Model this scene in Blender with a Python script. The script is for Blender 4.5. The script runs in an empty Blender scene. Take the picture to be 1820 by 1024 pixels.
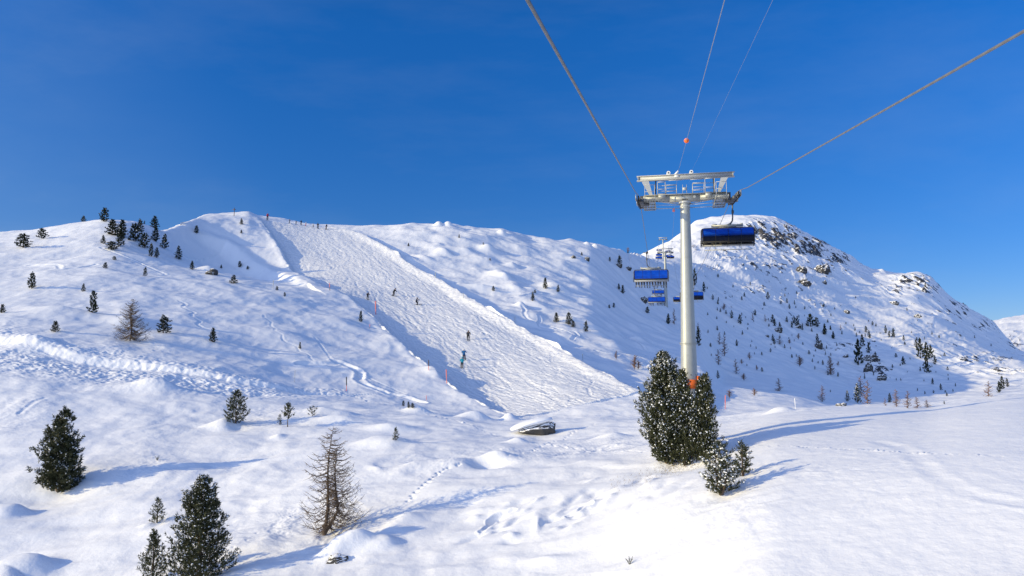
import bpy, bmesh, math, random
import numpy as np
from mathutils import Vector, Matrix, Quaternion

random.seed(7)
PI = math.pi
scene = bpy.context.scene
COL = scene.collection

# ------------------------------------------------------------------ camera
F, CX, CY = 1314.0, 910.0, 512.0          # focal length and centre in photograph pixels
PITCH = math.radians(6.0)
SP, CP = math.sin(PITCH), math.cos(PITCH)
cam_d = bpy.data.cameras.new("camera")
cam_d.sensor_width = 36.0
cam_d.lens = F / 1820 * 36
cam_d.clip_start = 0.2
cam_d.clip_end = 20000
cam = bpy.data.objects.new("camera", cam_d)
COL.objects.link(cam)
cam.location = (0, 0, 0)
cam.rotation_euler = (PI / 2 + PITCH, 0, 0)
scene.camera = cam

def ray(px, py):
    u = (px - CX) / F; v = (CY - py) / F
    return np.array([u, CP - v * SP, SP + v * CP])

def azte(px, py):
    x, y, z = ray(px, py)
    return math.atan2(x, y), z / math.hypot(x, y)

def at(px, py, depth):                     # point on a line of sight at forward distance depth
    r = ray(px, py)
    return Vector(r * (depth / r[1]))

def project(x, y, z):
    f = y * CP + z * SP
    return CX + F * x / f, CY - F * (-y * SP + z * CP) / f

# ------------------------------------------------------------------ noise
_rng = np.random.RandomState(3)
_perm = np.concatenate([_rng.permutation(256)] * 3)
_ga = _rng.rand(256) * 2 * PI
_gx, _gy = np.cos(_ga).astype(np.float32), np.sin(_ga).astype(np.float32)

def noise(x, y, seed=0):
    x = np.asarray(x, np.float64) + seed * 17.31; y = np.asarray(y, np.float64) - seed * 9.77
    xi = np.floor(x).astype(np.int64); yi = np.floor(y).astype(np.int64)
    xf = (x - xi).astype(np.float32); yf = (y - yi).astype(np.float32)
    xi &= 255; yi &= 255
    u = xf * xf * xf * (xf * (xf * 6 - 15) + 10); v = yf * yf * yf * (yf * (yf * 6 - 15) + 10)
    def g(ix, iy, dx, dy):
        h = _perm[_perm[ix] + iy]
        return _gx[h] * dx + _gy[h] * dy
    a = g(xi, yi, xf, yf); b = g(xi + 1, yi, xf - 1, yf)
    c = g(xi, yi + 1, xf, yf - 1); d = g(xi + 1, yi + 1, xf - 1, yf - 1)
    return 1.5 * ((a * (1 - u) + b * u) * (1 - v) + (c * (1 - u) + d * u) * v)

def fbm(x, y, octv=4, seed=0, gain=.5):
    s = 0; a = 1.0
    for o in range(octv):
        s = s + a * noise(x, y, seed + o * 5); x = x * 2.03; y = y * 2.03; a *= gain
    return s

def ridged(x, y, octv=3, seed=0, gain=.5):
    s = 0; a = 1.0
    for o in range(octv):
        s = s + a * (1 - 2 * np.abs(noise(x, y, seed + o * 5))); x = x * 2.03; y = y * 2.03; a *= gain
    return s

def sstep(a, b, x):
    t = np.clip((x - a) / (b - a), 0, 1)
    return t * t * (3 - 2 * t)

# ------------------------------------------------------------------ monotone cubic
def pchip(xk, yk, x):
    xk = np.asarray(xk, float); yk = np.asarray(yk, float)
    h = np.diff(xk); dl = np.diff(yk) / h
    m = np.zeros(len(xk))
    for i in range(1, len(xk) - 1):
        if dl[i - 1] * dl[i] > 0:
            w1 = 2 * h[i] + h[i - 1]; w2 = h[i] + 2 * h[i - 1]
            m[i] = (w1 + w2) / (w1 / dl[i - 1] + w2 / dl[i])
    m[0] = dl[0]; m[-1] = dl[-1]
    x = np.clip(x, xk[0], xk[-1])
    i = np.clip(np.searchsorted(xk, x, 'right') - 1, 0, len(xk) - 2)
    t = (x - xk[i]) / h[i]
    return ((1 + 2 * t) * (1 - t) ** 2 * yk[i] + t * (1 - t) ** 2 * h[i] * m[i]
            + t * t * (3 - 2 * t) * yk[i + 1] + t * t * (t - 1) * h[i] * m[i + 1])

# ------------------------------------------------------------------ terrain skeleton
# every level is a line across the valley: (photograph column, row, forward distance) or
# (column, None, distance, height); between them the snow surface is a smooth curve.
LV = [
 # nadir
 [(-700,None,5,-13),(0,None,5,-12.5),(640,None,5,-11),(1180,None,5,-9.5),(1820,None,5,-7.5),(2700,None,5,-6)],
 # bottom of the view
 [(-700,1024,46),(0,1024,42),(200,1024,40),(420,1024,37),(640,1024,36),(860,1024,34),(1040,1024,31),(1180,1024,28),(1400,1024,24),(1820,1024,21),(2700,1024,20)],
 # middle of the foreground
 [(-700,840,60),(0,850,57),(200,850,56),(420,850,54),(640,860,50),(860,860,48),(1040,860,44),(1180,850,40),(1290,846,37),(1400,838,35),(1520,830,34),(1660,820,33),(1820,810,32),(2700,800,32)],
 # cat road on the left, crest of the near hump on the right
 [(-700,560,95),(0,612,92),(200,648,90),(420,688,87),(640,722,85),(860,742,83),(1040,752,76),(1180,758,66),(1290,750,61),(1385,736,60),(1520,729,60),(1640,724,60),(1720,713,60),(1820,703,60),(2700,690,60)],
 # foot of the hill, hidden hollow behind the hump
 [(-700,545,99),(0,594,96),(200,630,94),(420,672,93),(640,710,95),(860,736,92),(1040,744,88),(1180,747,82),(1290,746,84),(1400,738,95),(1520,738,105),(1660,738,110),(1820,722,110),(2700,720,110)],
 [(-700,500,118),(0,540,115),(200,560,115),(420,612,112),(640,640,117),(860,665,118),(1040,682,112),(1180,696,112),(1240,708,114),(1290,722,118),(1400,722,125),(1520,734,130),(1660,742,140),(1820,738,140),(2700,738,140)],
 [(-700,450,142),(0,480,140),(200,490,140),(420,512,150),(640,550,158),(860,580,155),(1040,605,162),(1180,632,180),(1240,652,172),(1290,687,162),(1400,704,150),(1520,730,150),(1660,740,160),(1820,740,165),(2700,740,165)],
 [(-700,430,156),(0,455,152),(200,460,155),(420,475,178),(640,505,187),(860,530,188),(1040,552,200),(1180,592,232),(1240,622,220),(1290,None,205,-7.5),(1400,None,190,-9),(1520,None,190,-11.5),(1660,None,190,-12.5),(1820,None,190,-11),(2700,None,190,-11)],
 [(-700,420,170),(0,430,165),(200,424,172),(420,440,205),(640,460,215),(860,480,225),(1040,500,240),(1180,556,285),(1240,585,295),(1290,606,330),(1400,645,340),(1520,682,335),(1660,695,325),(1820,690,320),(2700,690,320)],
 # skyline of the ski hill, continuing as the shaded flank
 [(-700,430,190),(-300,424,188),(0,413,185),(60,409,186),(140,397,188),(185,389,190),(270,389,194),(330,393,215),(370,384,245),(415,381,258),(440,380,262),(456,386,264),(500,394,267),(560,403,270),(640,406,276),(700,405,280),(770,402,283),(850,408,290),(900,416,295),(960,428,305),(1040,435,320),(1100,446,345),(1140,457,380),(1180,476,420),(1240,496,450),(1290,500,490),(1400,540,490),(1520,600,450),(1660,622,440),(1820,650,430),(2700,650,430)],
 [(-700,None,290,24),(0,None,290,26),(200,None,300,30),(420,None,350,46),(640,None,370,44),(860,None,400,45),(1040,None,450,50),(1140,472,540),(1180,464,560),(1240,450,600),(1290,440,640),(1400,462,650),(1520,520,620),(1660,560,590),(1820,640,560),(2700,650,560)],
 # skyline of the rocky mountain
 [(-700,None,700,30),(0,None,700,40),(420,None,700,70),(860,None,740,85),(1040,None,750,98),(1120,478,780),(1145,463,790),(1180,442,800),(1200,430,810),(1240,403,820),(1270,394,830),(1310,388,840),(1350,391,840),(1400,404,840),(1450,425,835),(1500,453,830),(1560,486,810),(1590,489,800),(1620,487,790),(1655,499,785),(1668,513,780),(1690,532,770),(1720,550,760),(1760,572,740),(1820,628,700),(2200,700,700),(2700,700,700)],
 [(-700,None,1000,20),(420,None,1000,50),(1040,None,1000,80),(1310,None,1000,110),(1620,None,950,50),(1820,None,900,0),(2700,None,900,-20)],
 [(-700,None,1800,40),(1040,None,1800,60),(1500,None,1800,70),(1700,590,1800),(1745,580,1800),(1775,572,1800),(1800,566,1800),(1820,563,1800),(1900,550,1800),(2200,545,1800),(2700,560,1800)],
 [(-700,None,6000,-150),(2700,None,6000,-150)],
]
ROWS = [26, 110, 150, 70, 120, 150, 100, 110, 130, 30, 150, 20, 60, 16]
NL = len(LV)
azs = np.radians(np.concatenate([np.linspace(-80, -37.5, 60)[:-1], np.linspace(-37.5, 37.5, 1150), np.linspace(37.5, 80, 60)[1:]]))
NC = len(azs)
kd = np.zeros((NL, NC)); kz = np.zeros((NL, NC))
for li, L in enumerate(LV):
    A, Dd, Zz = [], [], []
    for e in L:
        if e[1] is None:
            a, _ = azte(e[0], 650); dist = e[2] / math.cos(a); z = e[3]
        else:
            a, te = azte(e[0], e[1]); dist = e[2] / math.cos(a); z = te * dist
        A.append(a); Dd.append(dist); Zz.append(z)
    kd[li] = pchip(A, Dd, azs); 
    te_ = pchip(A, np.array(Zz) / np.array(Dd), azs)
    kz[li] = te_ * kd[li]
NR = sum(ROWS) + 1
D = np.zeros((NC, NR)); Z = np.zeros((NC, NR)); TL = np.zeros(NR)
for c in range(NC):
    kk = kd[:, c].copy()
    for i in range(1, NL): kk[i] = max(kk[i], kk[i - 1] + 1.0)
    p = 0
    for i, n in enumerate(ROWS):
        t = np.arange(n) / n
        if i == 0: D[c, p:p + n] = kk[0] * (kk[1] / kk[0]) ** t
        else: D[c, p:p + n] = kk[i] + (kk[i + 1] - kk[i]) * t
        TL[p:p + n] = i + t
        p += n
    D[c, -1] = kk[-1]; TL[-1] = NL - 1
    Z[c] = pchip(kk, kz[:, c], D[c])
SA, CA = np.sin(azs)[:, None], np.cos(azs)[:, None]
X = SA * D; Y = CA * D

def column(a):
    return int(np.clip(np.searchsorted(azs, a), 1, NC - 1))

def hit(px, py):                           # first point of the snow surface on a line of sight
    a, te = azte(px, py)
    c = column(a); w = (a - azs[c - 1]) / (azs[c] - azs[c - 1])
    d = D[c - 1] * (1 - w) + D[c] * w; z = Z[c - 1] * (1 - w) + Z[c] * w
    e = z - te * d
    k = np.nonzero((e[1:] >= 0) & (e[:-1] < 0) & (d[1:] > 12))[0]
    if len(k) == 0:
        k = int(np.argmax((z / d)[30:])) + 30
        return Vector((math.sin(a) * d[k], math.cos(a) * d[k], z[k]))
    k = k[0]; f = e[k] / (e[k] - e[k + 1]); dd = d[k] + (d[k + 1] - d[k]) * f
    return Vector((math.sin(a) * dd, math.cos(a) * dd, z[k] + (z[k + 1] - z[k]) * f))

def ground(x, y):
    a = math.atan2(x, y); d0 = math.hypot(x, y)
    c = column(a); w = (a - azs[c - 1]) / (azs[c] - azs[c - 1])
    return float(np.interp(d0, D[c - 1], Z[c - 1]) * (1 - w) + np.interp(d0, D[c], Z[c]) * w)

def poly(pts):                             # photograph points -> line on the ground (x, y)
    return np.array([hit(*p)[:2] for p in pts])

def line_field(P, vals=None, box=60):
    """signed distance to a polyline (positive on its right, walking along), arc fraction, value along it"""
    x0, y0 = P.min(0) - box; x1, y1 = P.max(0) + box
    M = (X > x0) & (X < x1) & (Y > y0) & (Y < y1)
    x = X[M]; y = Y[M]
    best = np.full(x.shape, 1e9); sd = np.full(x.shape, 1e9); vv = np.zeros(x.shape); out = np.zeros(x.shape)
    if vals is None: vals = np.ones(len(P))
    n = len(P)
    for i in range(n - 1):
        ax, ay = P[i]; bx, by = P[i + 1]; dx, dy = bx - ax, by - ay; L2 = dx * dx + dy * dy
        tr = ((x - ax) * dx + (y - ay) * dy) / L2; t = np.clip(tr, 0, 1)
        qx = x - ax - t * dx; qy = y - ay - t * dy; d2 = qx * qx + qy * qy
        s = np.sign(qx * dy - qy * dx); k = d2 < best
        best[k] = d2[k]; sd[k] = (s * np.sqrt(d2))[k]; vv[k] = (vals[i] + (vals[i + 1] - vals[i]) * t)[k]
        end = np.zeros(x.shape)
        if i == 0: end = np.maximum(end, -tr * math.sqrt(L2))
        if i == n - 2: end = np.maximum(end, (tr - 1) * math.sqrt(L2))
        out[k] = end[k]
    return M, sd, vv, out

# ------------------------------------------------------------------ shaping the snow
Lp = poly([(440,381),(458,388),(500,440),(545,490),(574,509),(620,528),(660,560),(700,600),(760,650),(800,685),(850,715),(905,737)])
Rp = poly([(590,405),(640,418),(690,445),(745,485),(790,507),(830,535),(900,575),(980,620),(1060,665),(1140,702)])
Up = poly([(335,394),(400,425),(470,452),(545,503)])
Wp = poly([(-400,560),(-100,585),(0,599),(60,610),(130,627),(240,643),(330,658),(420,675),(500,688),(620,702)])
Z0 = Z.copy()
PX, PY = project(X, Y, Z0)

# piste: tracked snow between its edges
px_ = np.concatenate([Lp, Rp[::-1]])
inside = np.zeros(X.shape, bool)
bx0, by0 = px_.min(0); bx1, by1 = px_.max(0)
BM = (X > bx0) & (X < bx1) & (Y > by0) & (Y < by1)
xx, yy = X[BM], Y[BM]; ins = np.zeros(xx.shape, bool)
for i in range(len(px_)):
    ax, ay = px_[i]; bx, by = px_[(i + 1) % len(px_)]
    cr = ((ay > yy) != (by > yy)) & (xx < (bx - ax) * (yy - ay) / (by - ay + 1e-12) + ax)
    ins ^= cr
inside[BM] = ins

# right berm
M, s, v, o = line_field(Rp, [.4,.8,1.0,1.0,1.0,1.1,1.1,1.0,.9,.5])
wob = .5 * noise(X[M] * .12, Y[M] * .12, 13) + .2 * noise(X[M] * .9, Y[M] * .9, 14); s2 = -s + wob
fade = 1 - sstep(0, 10, o)
Z[M] += fade * v * (1.0 * np.exp(-(np.where(s2 < 0, s2 / 2.0, s2 / 1.1)) ** 2) - .9 * sstep(0, 3.0, s2) * (1 - sstep(5, 24, s2)))
sR = np.full(X.shape, -99.0); sR[M] = -s2
# left bank drops on to the piste (the run lies on its left hand, walking downhill)
M, s, v, o = line_field(Lp, [.8,1.35,1.6,1.4,.5,.9,1.5,1.6,1.6,1.4,1.0,.2], 90)
s = -s; wob = .35 * noise(X[M] * .35, Y[M] * .35, 11) + .2 * noise(X[M] * 1.1, Y[M] * 1.1, 12); s2 = s + wob
fade = 1 - sstep(0, 10, o)
Z[M] += fade * v * (-sstep(-.2, 1.7, s2) * (1 - .35 * sstep(5, 40, s2)) * np.where(s2 > 1.7, sstep(0, 20, sR[M]), 1) * (1 - sstep(8.1, 8.85, np.broadcast_to(TL[None, :], X.shape)[M])) + .12 * np.exp(-((s2 + .7) / 1.0) ** 2))
# bank of the upper cat track (bright flank to the left, hollow below it)
M, s, v, o = line_field(Up, [.5,2.1,1.7,.8])
s2 = -s + .3 * noise(X[M] * .3, Y[M] * .3, 15); fade = 1 - sstep(0, 14, o)
Z[M] += fade * v * (.5 * np.exp(-((s2 - 1) / 2.5) ** 2) - 1.0 * sstep(1.0, -2.5, s2) * (1 - sstep(-6, -26, s2)))
# cut wall above the lower cat road
M, s, v, o = line_field(Wp, [.4,.5,.55,.6,.7,.65,.55,.5,.4,.1])
wob = .4 * noise(X[M] * .10, Y[M] * .10, 16) + .10 * fbm(X[M] * 1.3, Y[M] * 1.3, 3, 17); s2 = s + wob
fade = 1 - sstep(0, 8, o)
Z[M] += fade * v * (-sstep(-.1, .9, s2) * (1 - sstep(3, 15, s2)) + .3 * np.exp(-((s2 + .9) / 1.1) ** 2))
wall_s = np.full(X.shape, -99.); wall_s[M] = s2 * fade + (1 - fade) * -99

def bump(px, py, rx, ry, h, rot=0, sharp=2.0):
    c = hit(px, py); ca, sa = math.cos(rot), math.sin(rot)
    R = 2.6 * max(rx, ry)
    M = (np.abs(X - c.x) < R) & (np.abs(Y - c.y) < R)
    x = X[M] - c.x; y = Y[M] - c.y; u = (x * ca + y * sa) / rx; w = (-x * sa + y * ca) / ry
    Z[M] += h * np.exp(-np.power(u * u + w * w, sharp / 2))

# knolls, hollows and drifts seen in the photograph
bump(235, 415, 14, 12, 1.6); bump(395, 458, 24, 16, -4.6); bump(455, 470, 14, 10, -1.2)
bump(275, 696, 2.4, 1.5, 1.1); bump(25, 1015, 1.9, 1.4, 1.1, 0, 3); bump(10, 905, 1.4, 1.2, .8, 0, 3)
bump(60, 880, 5, 2.2, -.9); bump(615, 985, 1.25, .8, .75, .5, 3); bump(672, 978, 1.0, .7, .45, 0, 3)
bump(722, 930, .8, .6, .35); bump(810, 832, 2.6, 1.5, .6, .2); bump(868, 826, 1.2, .9, -.7); bump(885, 822, 1.2, .9, .6)
bump(680, 790, 2.2, 1.4, .5, 0, 3); bump(600, 750, 2.6, 1.2, .8); bump(570, 738, 3.2, 1.2, .8); bump(700, 762, 2.4, 1.4, .7)
bump(845, 745, 1.6, .9, .9); bump(905, 745, .8, .8, .7); bump(400, 752, 1.4, 1.2, .8); bump(920, 785, .9, .7, .5)
bump(740, 735, 1.6, 1.0, .8); bump(1085, 775, 1.6, 1.2, .7); bump(370, 483, 2.4, 2, 1.2); bump(100, 560, 5, 3, .9)
bump(230, 575, 3.5, 2.5, .9); bump(60, 605, 2.5, 1.5, .7); bump(600, 575, 7, 5, .9); bump(500, 600, 6, 4, .8)
bump(1388, 732, 1.0, .8, .38, 0, 3); bump(1428, 732, .7, .6, .12, 0, 3)
for i in range(80):                        # the broken ground below the tower
    t = random.random(); px = 860 + 340 * t + random.gauss(0, 26); py = 945 - 105 * t + random.gauss(0, 22)
    bump(px, py, random.uniform(.3, .9), random.uniform(.16, .4), random.choice((-1, 1)) * random.uniform(.05, .18), .7 + random.gauss(0, .4), 2)
for i in range(26):
    bump(random.uniform(420, 1100), random.uniform(750, 1010), random.uniform(.5, 1.4), random.uniform(.4, 1.0), random.uniform(.06, .2), random.random() * 3)
for i in range(70):                        # soft moguls right of the piste
    t = random.random(); px = random.uniform(700, 1180); py = random.uniform(435, 640)
    if py > 395 + (px - 560) * .42 + 4: continue
    bump(px, py, random.uniform(1.5, 4.5), random.uniform(1.5, 3.5), random.uniform(.5, 1.3), random.random() * 3)
for (a, b) in ((780, 401), (797, 402), (893, 416), (1045, 437), (1060, 438)):
    bump(a, b, 1.6, 1.6, 1.4, 0, 3)

for a, b, r, h in ((104,872,1.5,.35),(352,1056,1.3,.3),(279,929,.7,.18),(1284,879,1.0,.22),(1320,846,.7,.15),(419,752,1.2,.3),(576,951,.8,.2),(1190,822,1.6,.3),(1250,815,1.4,.3),(948,772,2.2,.35)):
    if b < 1020: bump(a, b, r, r * .9, -h)
    if b < 1020: bump(a - 16, b + 5, r * .7, r * .5, h * .7)
# undulation and wind texture
off = ~inside & (TL[None, :] < 9.2) & (TL[None, :] > 0.0)
fg = np.broadcast_to(sstep(3.4, 2.6, TL)[None, :], X.shape)
hump = np.clip((PX - 1150) / 250, 0, 1) * fg            # the smooth untouched hump on the right
x, y = X[off], Y[off]; hm = hump[off]; f_ = fg[off]
wv = .42 * fbm(x * .045, y * .06, 3, 21) * (1 - .6 * hm) + (.20 * fbm(x * .16 + .4 * noise(x * .08, y * .08, 5), y * .25, 3, 23)) * (1 - .86 * hm) * (1 - .45 * (1 - f_))
far_ = 1 - f_; TLo = np.broadcast_to(TL[None, :], X.shape)[off]
moguls = np.clip((PX[off] - 620) / 150, 0, 1) * far_ * np.clip((730 - PY[off]) / 60, 0, 1)
wv += moguls * (.8 * fbm(x * .085, y * .11, 2, 25))
wv += far_ * (.05 * ridged(x * .3, y * .2, 2, 27))
lh = far_ * np.clip((780 - PX[off]) / 160, 0, 1) * np.clip((730 - PY[off]) / 60, 0, 1)
wv += lh * (.30 * fbm(x * .085 + .5 * noise(x * .05, y * .05, 6), y * .13, 2, 29))
patch = sstep(-.05, .5, noise(x * .05, y * .05, 91)) * sstep(.9, 1.6, TLo) * (TLo < 4.5)
wv += patch * .05 * ridged(x * .45 + .8 * noise(x * .3, y * .3, 92), y * 1.0, 3, 93, .6) * (1 - .55 * hm)
wv += .012 * fbm(x * 1.4, y * 2.2, 2, 95) * (TLo < 4.5)
Z[off] += wv
x, y = X[inside], Y[inside]
ca, sa = .44, -.898                         # down the piste
u = x * ca + y * sa; w = -x * sa + y * ca
w2 = w + 2.2 * noise(u * .05, w * .08, 31) + .7 * noise(u * .16, w * .2, 32)
Z[inside] += .05 * ridged(u * .07, w2 * .5, 3, 33, .62) + .10 * fbm(u * .05, w * .10, 2, 35) + .05 * fbm(u * .3, w * .6, 2, 37)
# hundreds of carved turns and straight runs, stamped into a height map of the run
rs = np.random.RandomState(4)
u0, u1, w0, w1, rsl = u.min(), u.max(), w.min(), w.max(), .14
HM = np.zeros((int((u1 - u0) / rsl) + 8, int((w1 - w0) / rsl) + 8), np.float32)
for k in range(420):
    ln = rs.uniform(15, 110); us = rs.uniform(u0, u1); uu = np.arange(us, min(us + ln, u1), rsl * .7)
    if len(uu) < 9: continue
    A = rs.uniform(.2, 1.3) * rs.choice((.3, .6, 1, 2.4)); lam = rs.uniform(9, 15) * (1 + A * .35); ph = rs.rand() * 6.28
    t_ = 2 * PI * (uu - us) / lam + ph
    ww = rs.uniform(w0, w1) + A * np.sin(t_) + rs.uniform(-.25, .25) * (uu - us)
    dep = -rs.uniform(.03, .11) * np.minimum(1, np.minimum(np.arange(len(uu)), np.arange(len(uu))[::-1]) / 25) * (.6 + .4 * np.sin(t_ * 2) ** 2)
    wd = rs.choice((1, 1, 2, 3))
    for o_, g_ in [(q, 1.0) for q in range(-wd + 1, wd)] + [(wd + 1, -.55), (-wd - 1, -.35)]:
        a_ = ((uu - u0) / rsl).astype(int) + 3; b_ = ((ww - w0) / rsl).astype(int) + 3 + o_
        ok = (b_ >= 0) & (b_ < HM.shape[1]); np.add.at(HM, (a_[ok], b_[ok]), (dep * g_)[ok] * .6)
for k in range(1500):                      # skidded patches and small heaps
    a0 = rs.randint(3, HM.shape[0] - 3); b0 = rs.randint(3, HM.shape[1] - 3); ra = rs.randint(6, 34); rb = rs.randint(2, 6); h_ = rs.normal(0, .05)
    ya = np.arange(max(0, a0 - 2 * ra), min(HM.shape[0], a0 + 2 * ra)); xb = np.arange(max(0, b0 - 2 * rb), min(HM.shape[1], b0 + 2 * rb))
    sh = rs.uniform(-.4, .4)
    HM[np.ix_(ya, xb)] += h_ * np.exp(-((ya - a0) / ra)[:, None] ** 2 - (((xb - b0)[None, :] - sh * (ya - a0)[:, None]) / rb) ** 2)
fu = np.clip((u - u0) / rsl + 3, 0, HM.shape[0] - 2); fw = np.clip((w - w0) / rsl + 3, 0, HM.shape[1] - 2)
iu = fu.astype(int); iw = fw.astype(int); fu -= iu; fw -= iw
Z[inside] += np.clip(HM[iu, iw] * (1 - fu) * (1 - fw) + HM[iu + 1, iw] * fu * (1 - fw) + HM[iu, iw + 1] * (1 - fu) * fw + HM[iu + 1, iw + 1] * fu * fw, -.3, .3) * .48
# ploughed lumps on the lower cat road
lump = sstep(.4, 2.0, wall_s) * (1 - sstep(4, 15, wall_s)) * np.clip((620 - PX) / 200, 0, 1)
K = lump > .01
x, y = X[K], Y[K]
Z[K] += .68 * lump[K] * sstep(.6, 3.5, wall_s[K]) * (.13 * ridged(x * .8, y * .9, 3, 41, .65) + .16 * fbm(x * .6, y * .6, 2, 42) + .10 * noise(x * 2.2, y * 2.3, 43) + .05)
K = (wall_s > -3) & (wall_s < 1.2); Z[K] += .09 * fbm(X[K] * 1.5, Y[K] * 1.5, 2, 45)

# tracks in the loose snow
def track(pts, w, depth, zig=0, seed=0, sub=10):
    P = []
    for i in range(len(pts) - 1):
        for k in range(sub):
            t = k / sub; P.append((pts[i][0] + (pts[i + 1][0] - pts[i][0]) * t, pts[i][1] + (pts[i + 1][1] - pts[i][1]) * t))
    P.append(pts[-1])
    P = poly(P)
    if zig:
        n = len(P); tg = np.gradient(P, axis=0); ln = np.hypot(*tg.T)[:, None]; nr = np.stack([-tg[:, 1], tg[:, 0]], 1) / ln
        P = P + nr * (zig * np.sin(np.cumsum(ln[:, 0]) / (zig * 1.9) + seed))[:, None]
    M, s, v, o = line_field(P, box=4)
    s = s + .12 * noise(X[M] * 1.5, Y[M] * 1.5, 50 + seed)
    k = np.abs(s) < w * 3
    Z[M] += (1 - sstep(0, 2.2, o)) * sstep(0, 1, 1.5 - o) * (.75 + .5 * noise(X[M] * .4, Y[M] * .4, 80 + seed)) * depth * (-np.exp(-(s / w) ** 2) + .45 * np.exp(-((np.abs(s) - 1.7 * w) / (.6 * w)) ** 2))
track([(905,530),(960,520)], .4, .2); track([(915,545),(945,565),(985,580),(1005,592)], .35, .22, 2.0, 1)
track([(950,560),(970,580),(1015,590),(1022,605)], .3, .2, 1.4, 2)
track([(1090,590),(1120,600),(1140,620)], .35, .25, 1.4, 3); track([(1060,620),(1100,628),(1140,640),(1165,660)], .4, .25, 1.6, 4)
track([(180,440),(230,460),(292,487)], .35, .2); track([(60,470),(110,478),(170,470)], .35, .16, 1.2, 5)
track([(318,535),(330,545),(345,560),(352,575),(380,590)], .25, .08, .5, 6); track([(560,600),(590,640),(650,670),(730,705)], .2, .05); track([(470,560),(500,600),(560,640)], .2, .05, .4, 2)
track([(35,735),(50,722),(64,712),(78,708)], .22, .07); track([(540,650),(600,640),(680,700),(760,715)], .5, .3, 1, 8)
track([(1560,785),(1600,795),(1630,812),(1660,845),(1700,868),(1760,885),(1830,895)], .35, .035)
track([(858,944),(872,932),(890,921),(912,908)], .16, .12); track([(1008,918),(1030,905),(1050,893)], .12, .10)
random.seed(11)
def footprints(pts, step, r, depth, side):
    P = []
    for i in range(len(pts) - 1):
        a = hit(*pts[i]); b = hit(*pts[i + 1]); n = max(1, int((b - a).length / step))
        P += [a.lerp(b, k / n) for k in range(n)]
    for i, p in enumerate(P):
        q = p + Vector((random.gauss(0, side), random.gauss(0, side), 0))
        M = (np.abs(X - q.x) < r * 3) & (np.abs(Y - q.y) < r * 3)
        Z[M] -= depth * np.exp(-(((X[M] - q.x) ** 2 + (Y[M] - q.y) ** 2) / r ** 2))
footprints([(728,890),(745,868),(775,845),(805,826),(825,822)], .34, .11, .13, .09)
footprints([(905,808),(960,795),(1010,775),(1060,752)], .5, .10, .10, .10)
footprints([(420,970),(480,935),(545,905)], .5, .09, .05, .2)

# rock and gully relief of the mountain
mt = np.broadcast_to((TL >= 7.6)[None, :], X.shape) & (azs[:, None] > azte(1120, 500)[0]) & np.broadcast_to((TL < 13.5)[None, :], X.shape)
x, y, px, py = X[mt], Y[mt], PX[mt], PY[mt]
mf = np.broadcast_to(sstep(7.6, 8.8, TL)[None, :], X.shape)[mt]
zone = .30 * np.exp(-(((px - 1400) / 130) ** 2 + ((py - 480) / 75) ** 2)) + .22 * np.exp(-(((px - 1690) / 120) ** 2 + ((py - 590) / 55) ** 2))
for (a, b, rx, ry, h) in ((1385,425,48,26,1.0),(1345,412,24,20,.95),(1440,440,45,20,.9),(1490,460,26,12,.9),(1360,480,62,16,.62),(1300,460,40,16,.5),(1465,482,22,9,.85),(1270,480,40,8,.45),
                          (1625,500,38,11,.8),(1650,516,24,9,.9),(1700,552,36,14,.55),(1750,580,36,16,.5),(1590,515,24,16,.6),(1545,470,20,6,.5),(1430,500,24,12,.6),(1455,545,22,12,.6),(1230,440,50,16,.28),
                          (1560,660,18,22,.8),(1790,660,50,10,.5),(1740,640,70,9,.55),(1510,620,60,14,.35),(1400,530,50,14,.35),(1330,520,60,14,.4),(1805,610,16,20,.6)):
    zone = np.maximum(zone, .92 * h * np.exp(-(((px - a) / rx) ** 2 + ((py - b) / ry) ** 2) ** 1.3))
rx_ = x * .86 + y * .5; ry_ = -x * .5 + y * .86
n1 = ridged(rx_ * .045, ry_ * .03, 4, 61, .55); n2 = fbm(x * .16, y * .12, 4, 63, .6)
upper = sstep(8.6, 9.6, np.broadcast_to(TL[None, :], X.shape)[mt])
amp = np.where(py < 540, 1.0, .55)
Z[mt] += mf * (1.1 * fbm(x * .02, y * .02, 3, 65) * 2.2 + .5 * (n1 - .8) * (.3 + 1.6 * zone) + 2.6 * zone * np.maximum(n2, -.25) * 1.4 + .35 * fbm(x * .1, y * .1, 3, 67) + 3.2 * upper * (ridged(rx_ * .006 + .3 * noise(x * .01, y * .01, 68), ry_ * .021, 2, 69) - .6))
rk = zone * .85 + .5 * n2 + .2 * (n1 - .6) - .2
rock = np.zeros(X.shape); rock[mt] = np.where(zone > .05, np.clip(sstep(.1, .75, rk), 0, 1), 0)
# rock knoll bumps on the right-hand skyline
bump(1622, 492, 14, 14, 2.0, 0, 3); bump(1590, 545, 30, 18, -2)
PX, PY = project(X, Y, Z)
# ------------------------------------------------------------------ materials
def new_mat(name):
    m = bpy.data.materials.new(name); m.use_nodes = True
    nt = m.node_tree; b = nt.nodes["Principled BSDF"]
    return m, nt, b

def node(nt, typ, **kw):
    n = nt.nodes.new(typ)
    for k, v in kw.items():
        if k in n.inputs.keys(): n.inputs[k].default_value = v
        else: setattr(n, k, v)
    return n

def noise_tex(nt, scale, detail=4, rough=.55, vec=None):
    n = node(nt, 'ShaderNodeTexNoise'); n.inputs['Scale'].default_value = scale
    n.inputs['Detail'].default_value = detail; n.inputs['Roughness'].default_value = rough
    if vec is not None: nt.links.new(vec, n.inputs['Vector'])
    return n.outputs['Fac']

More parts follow.
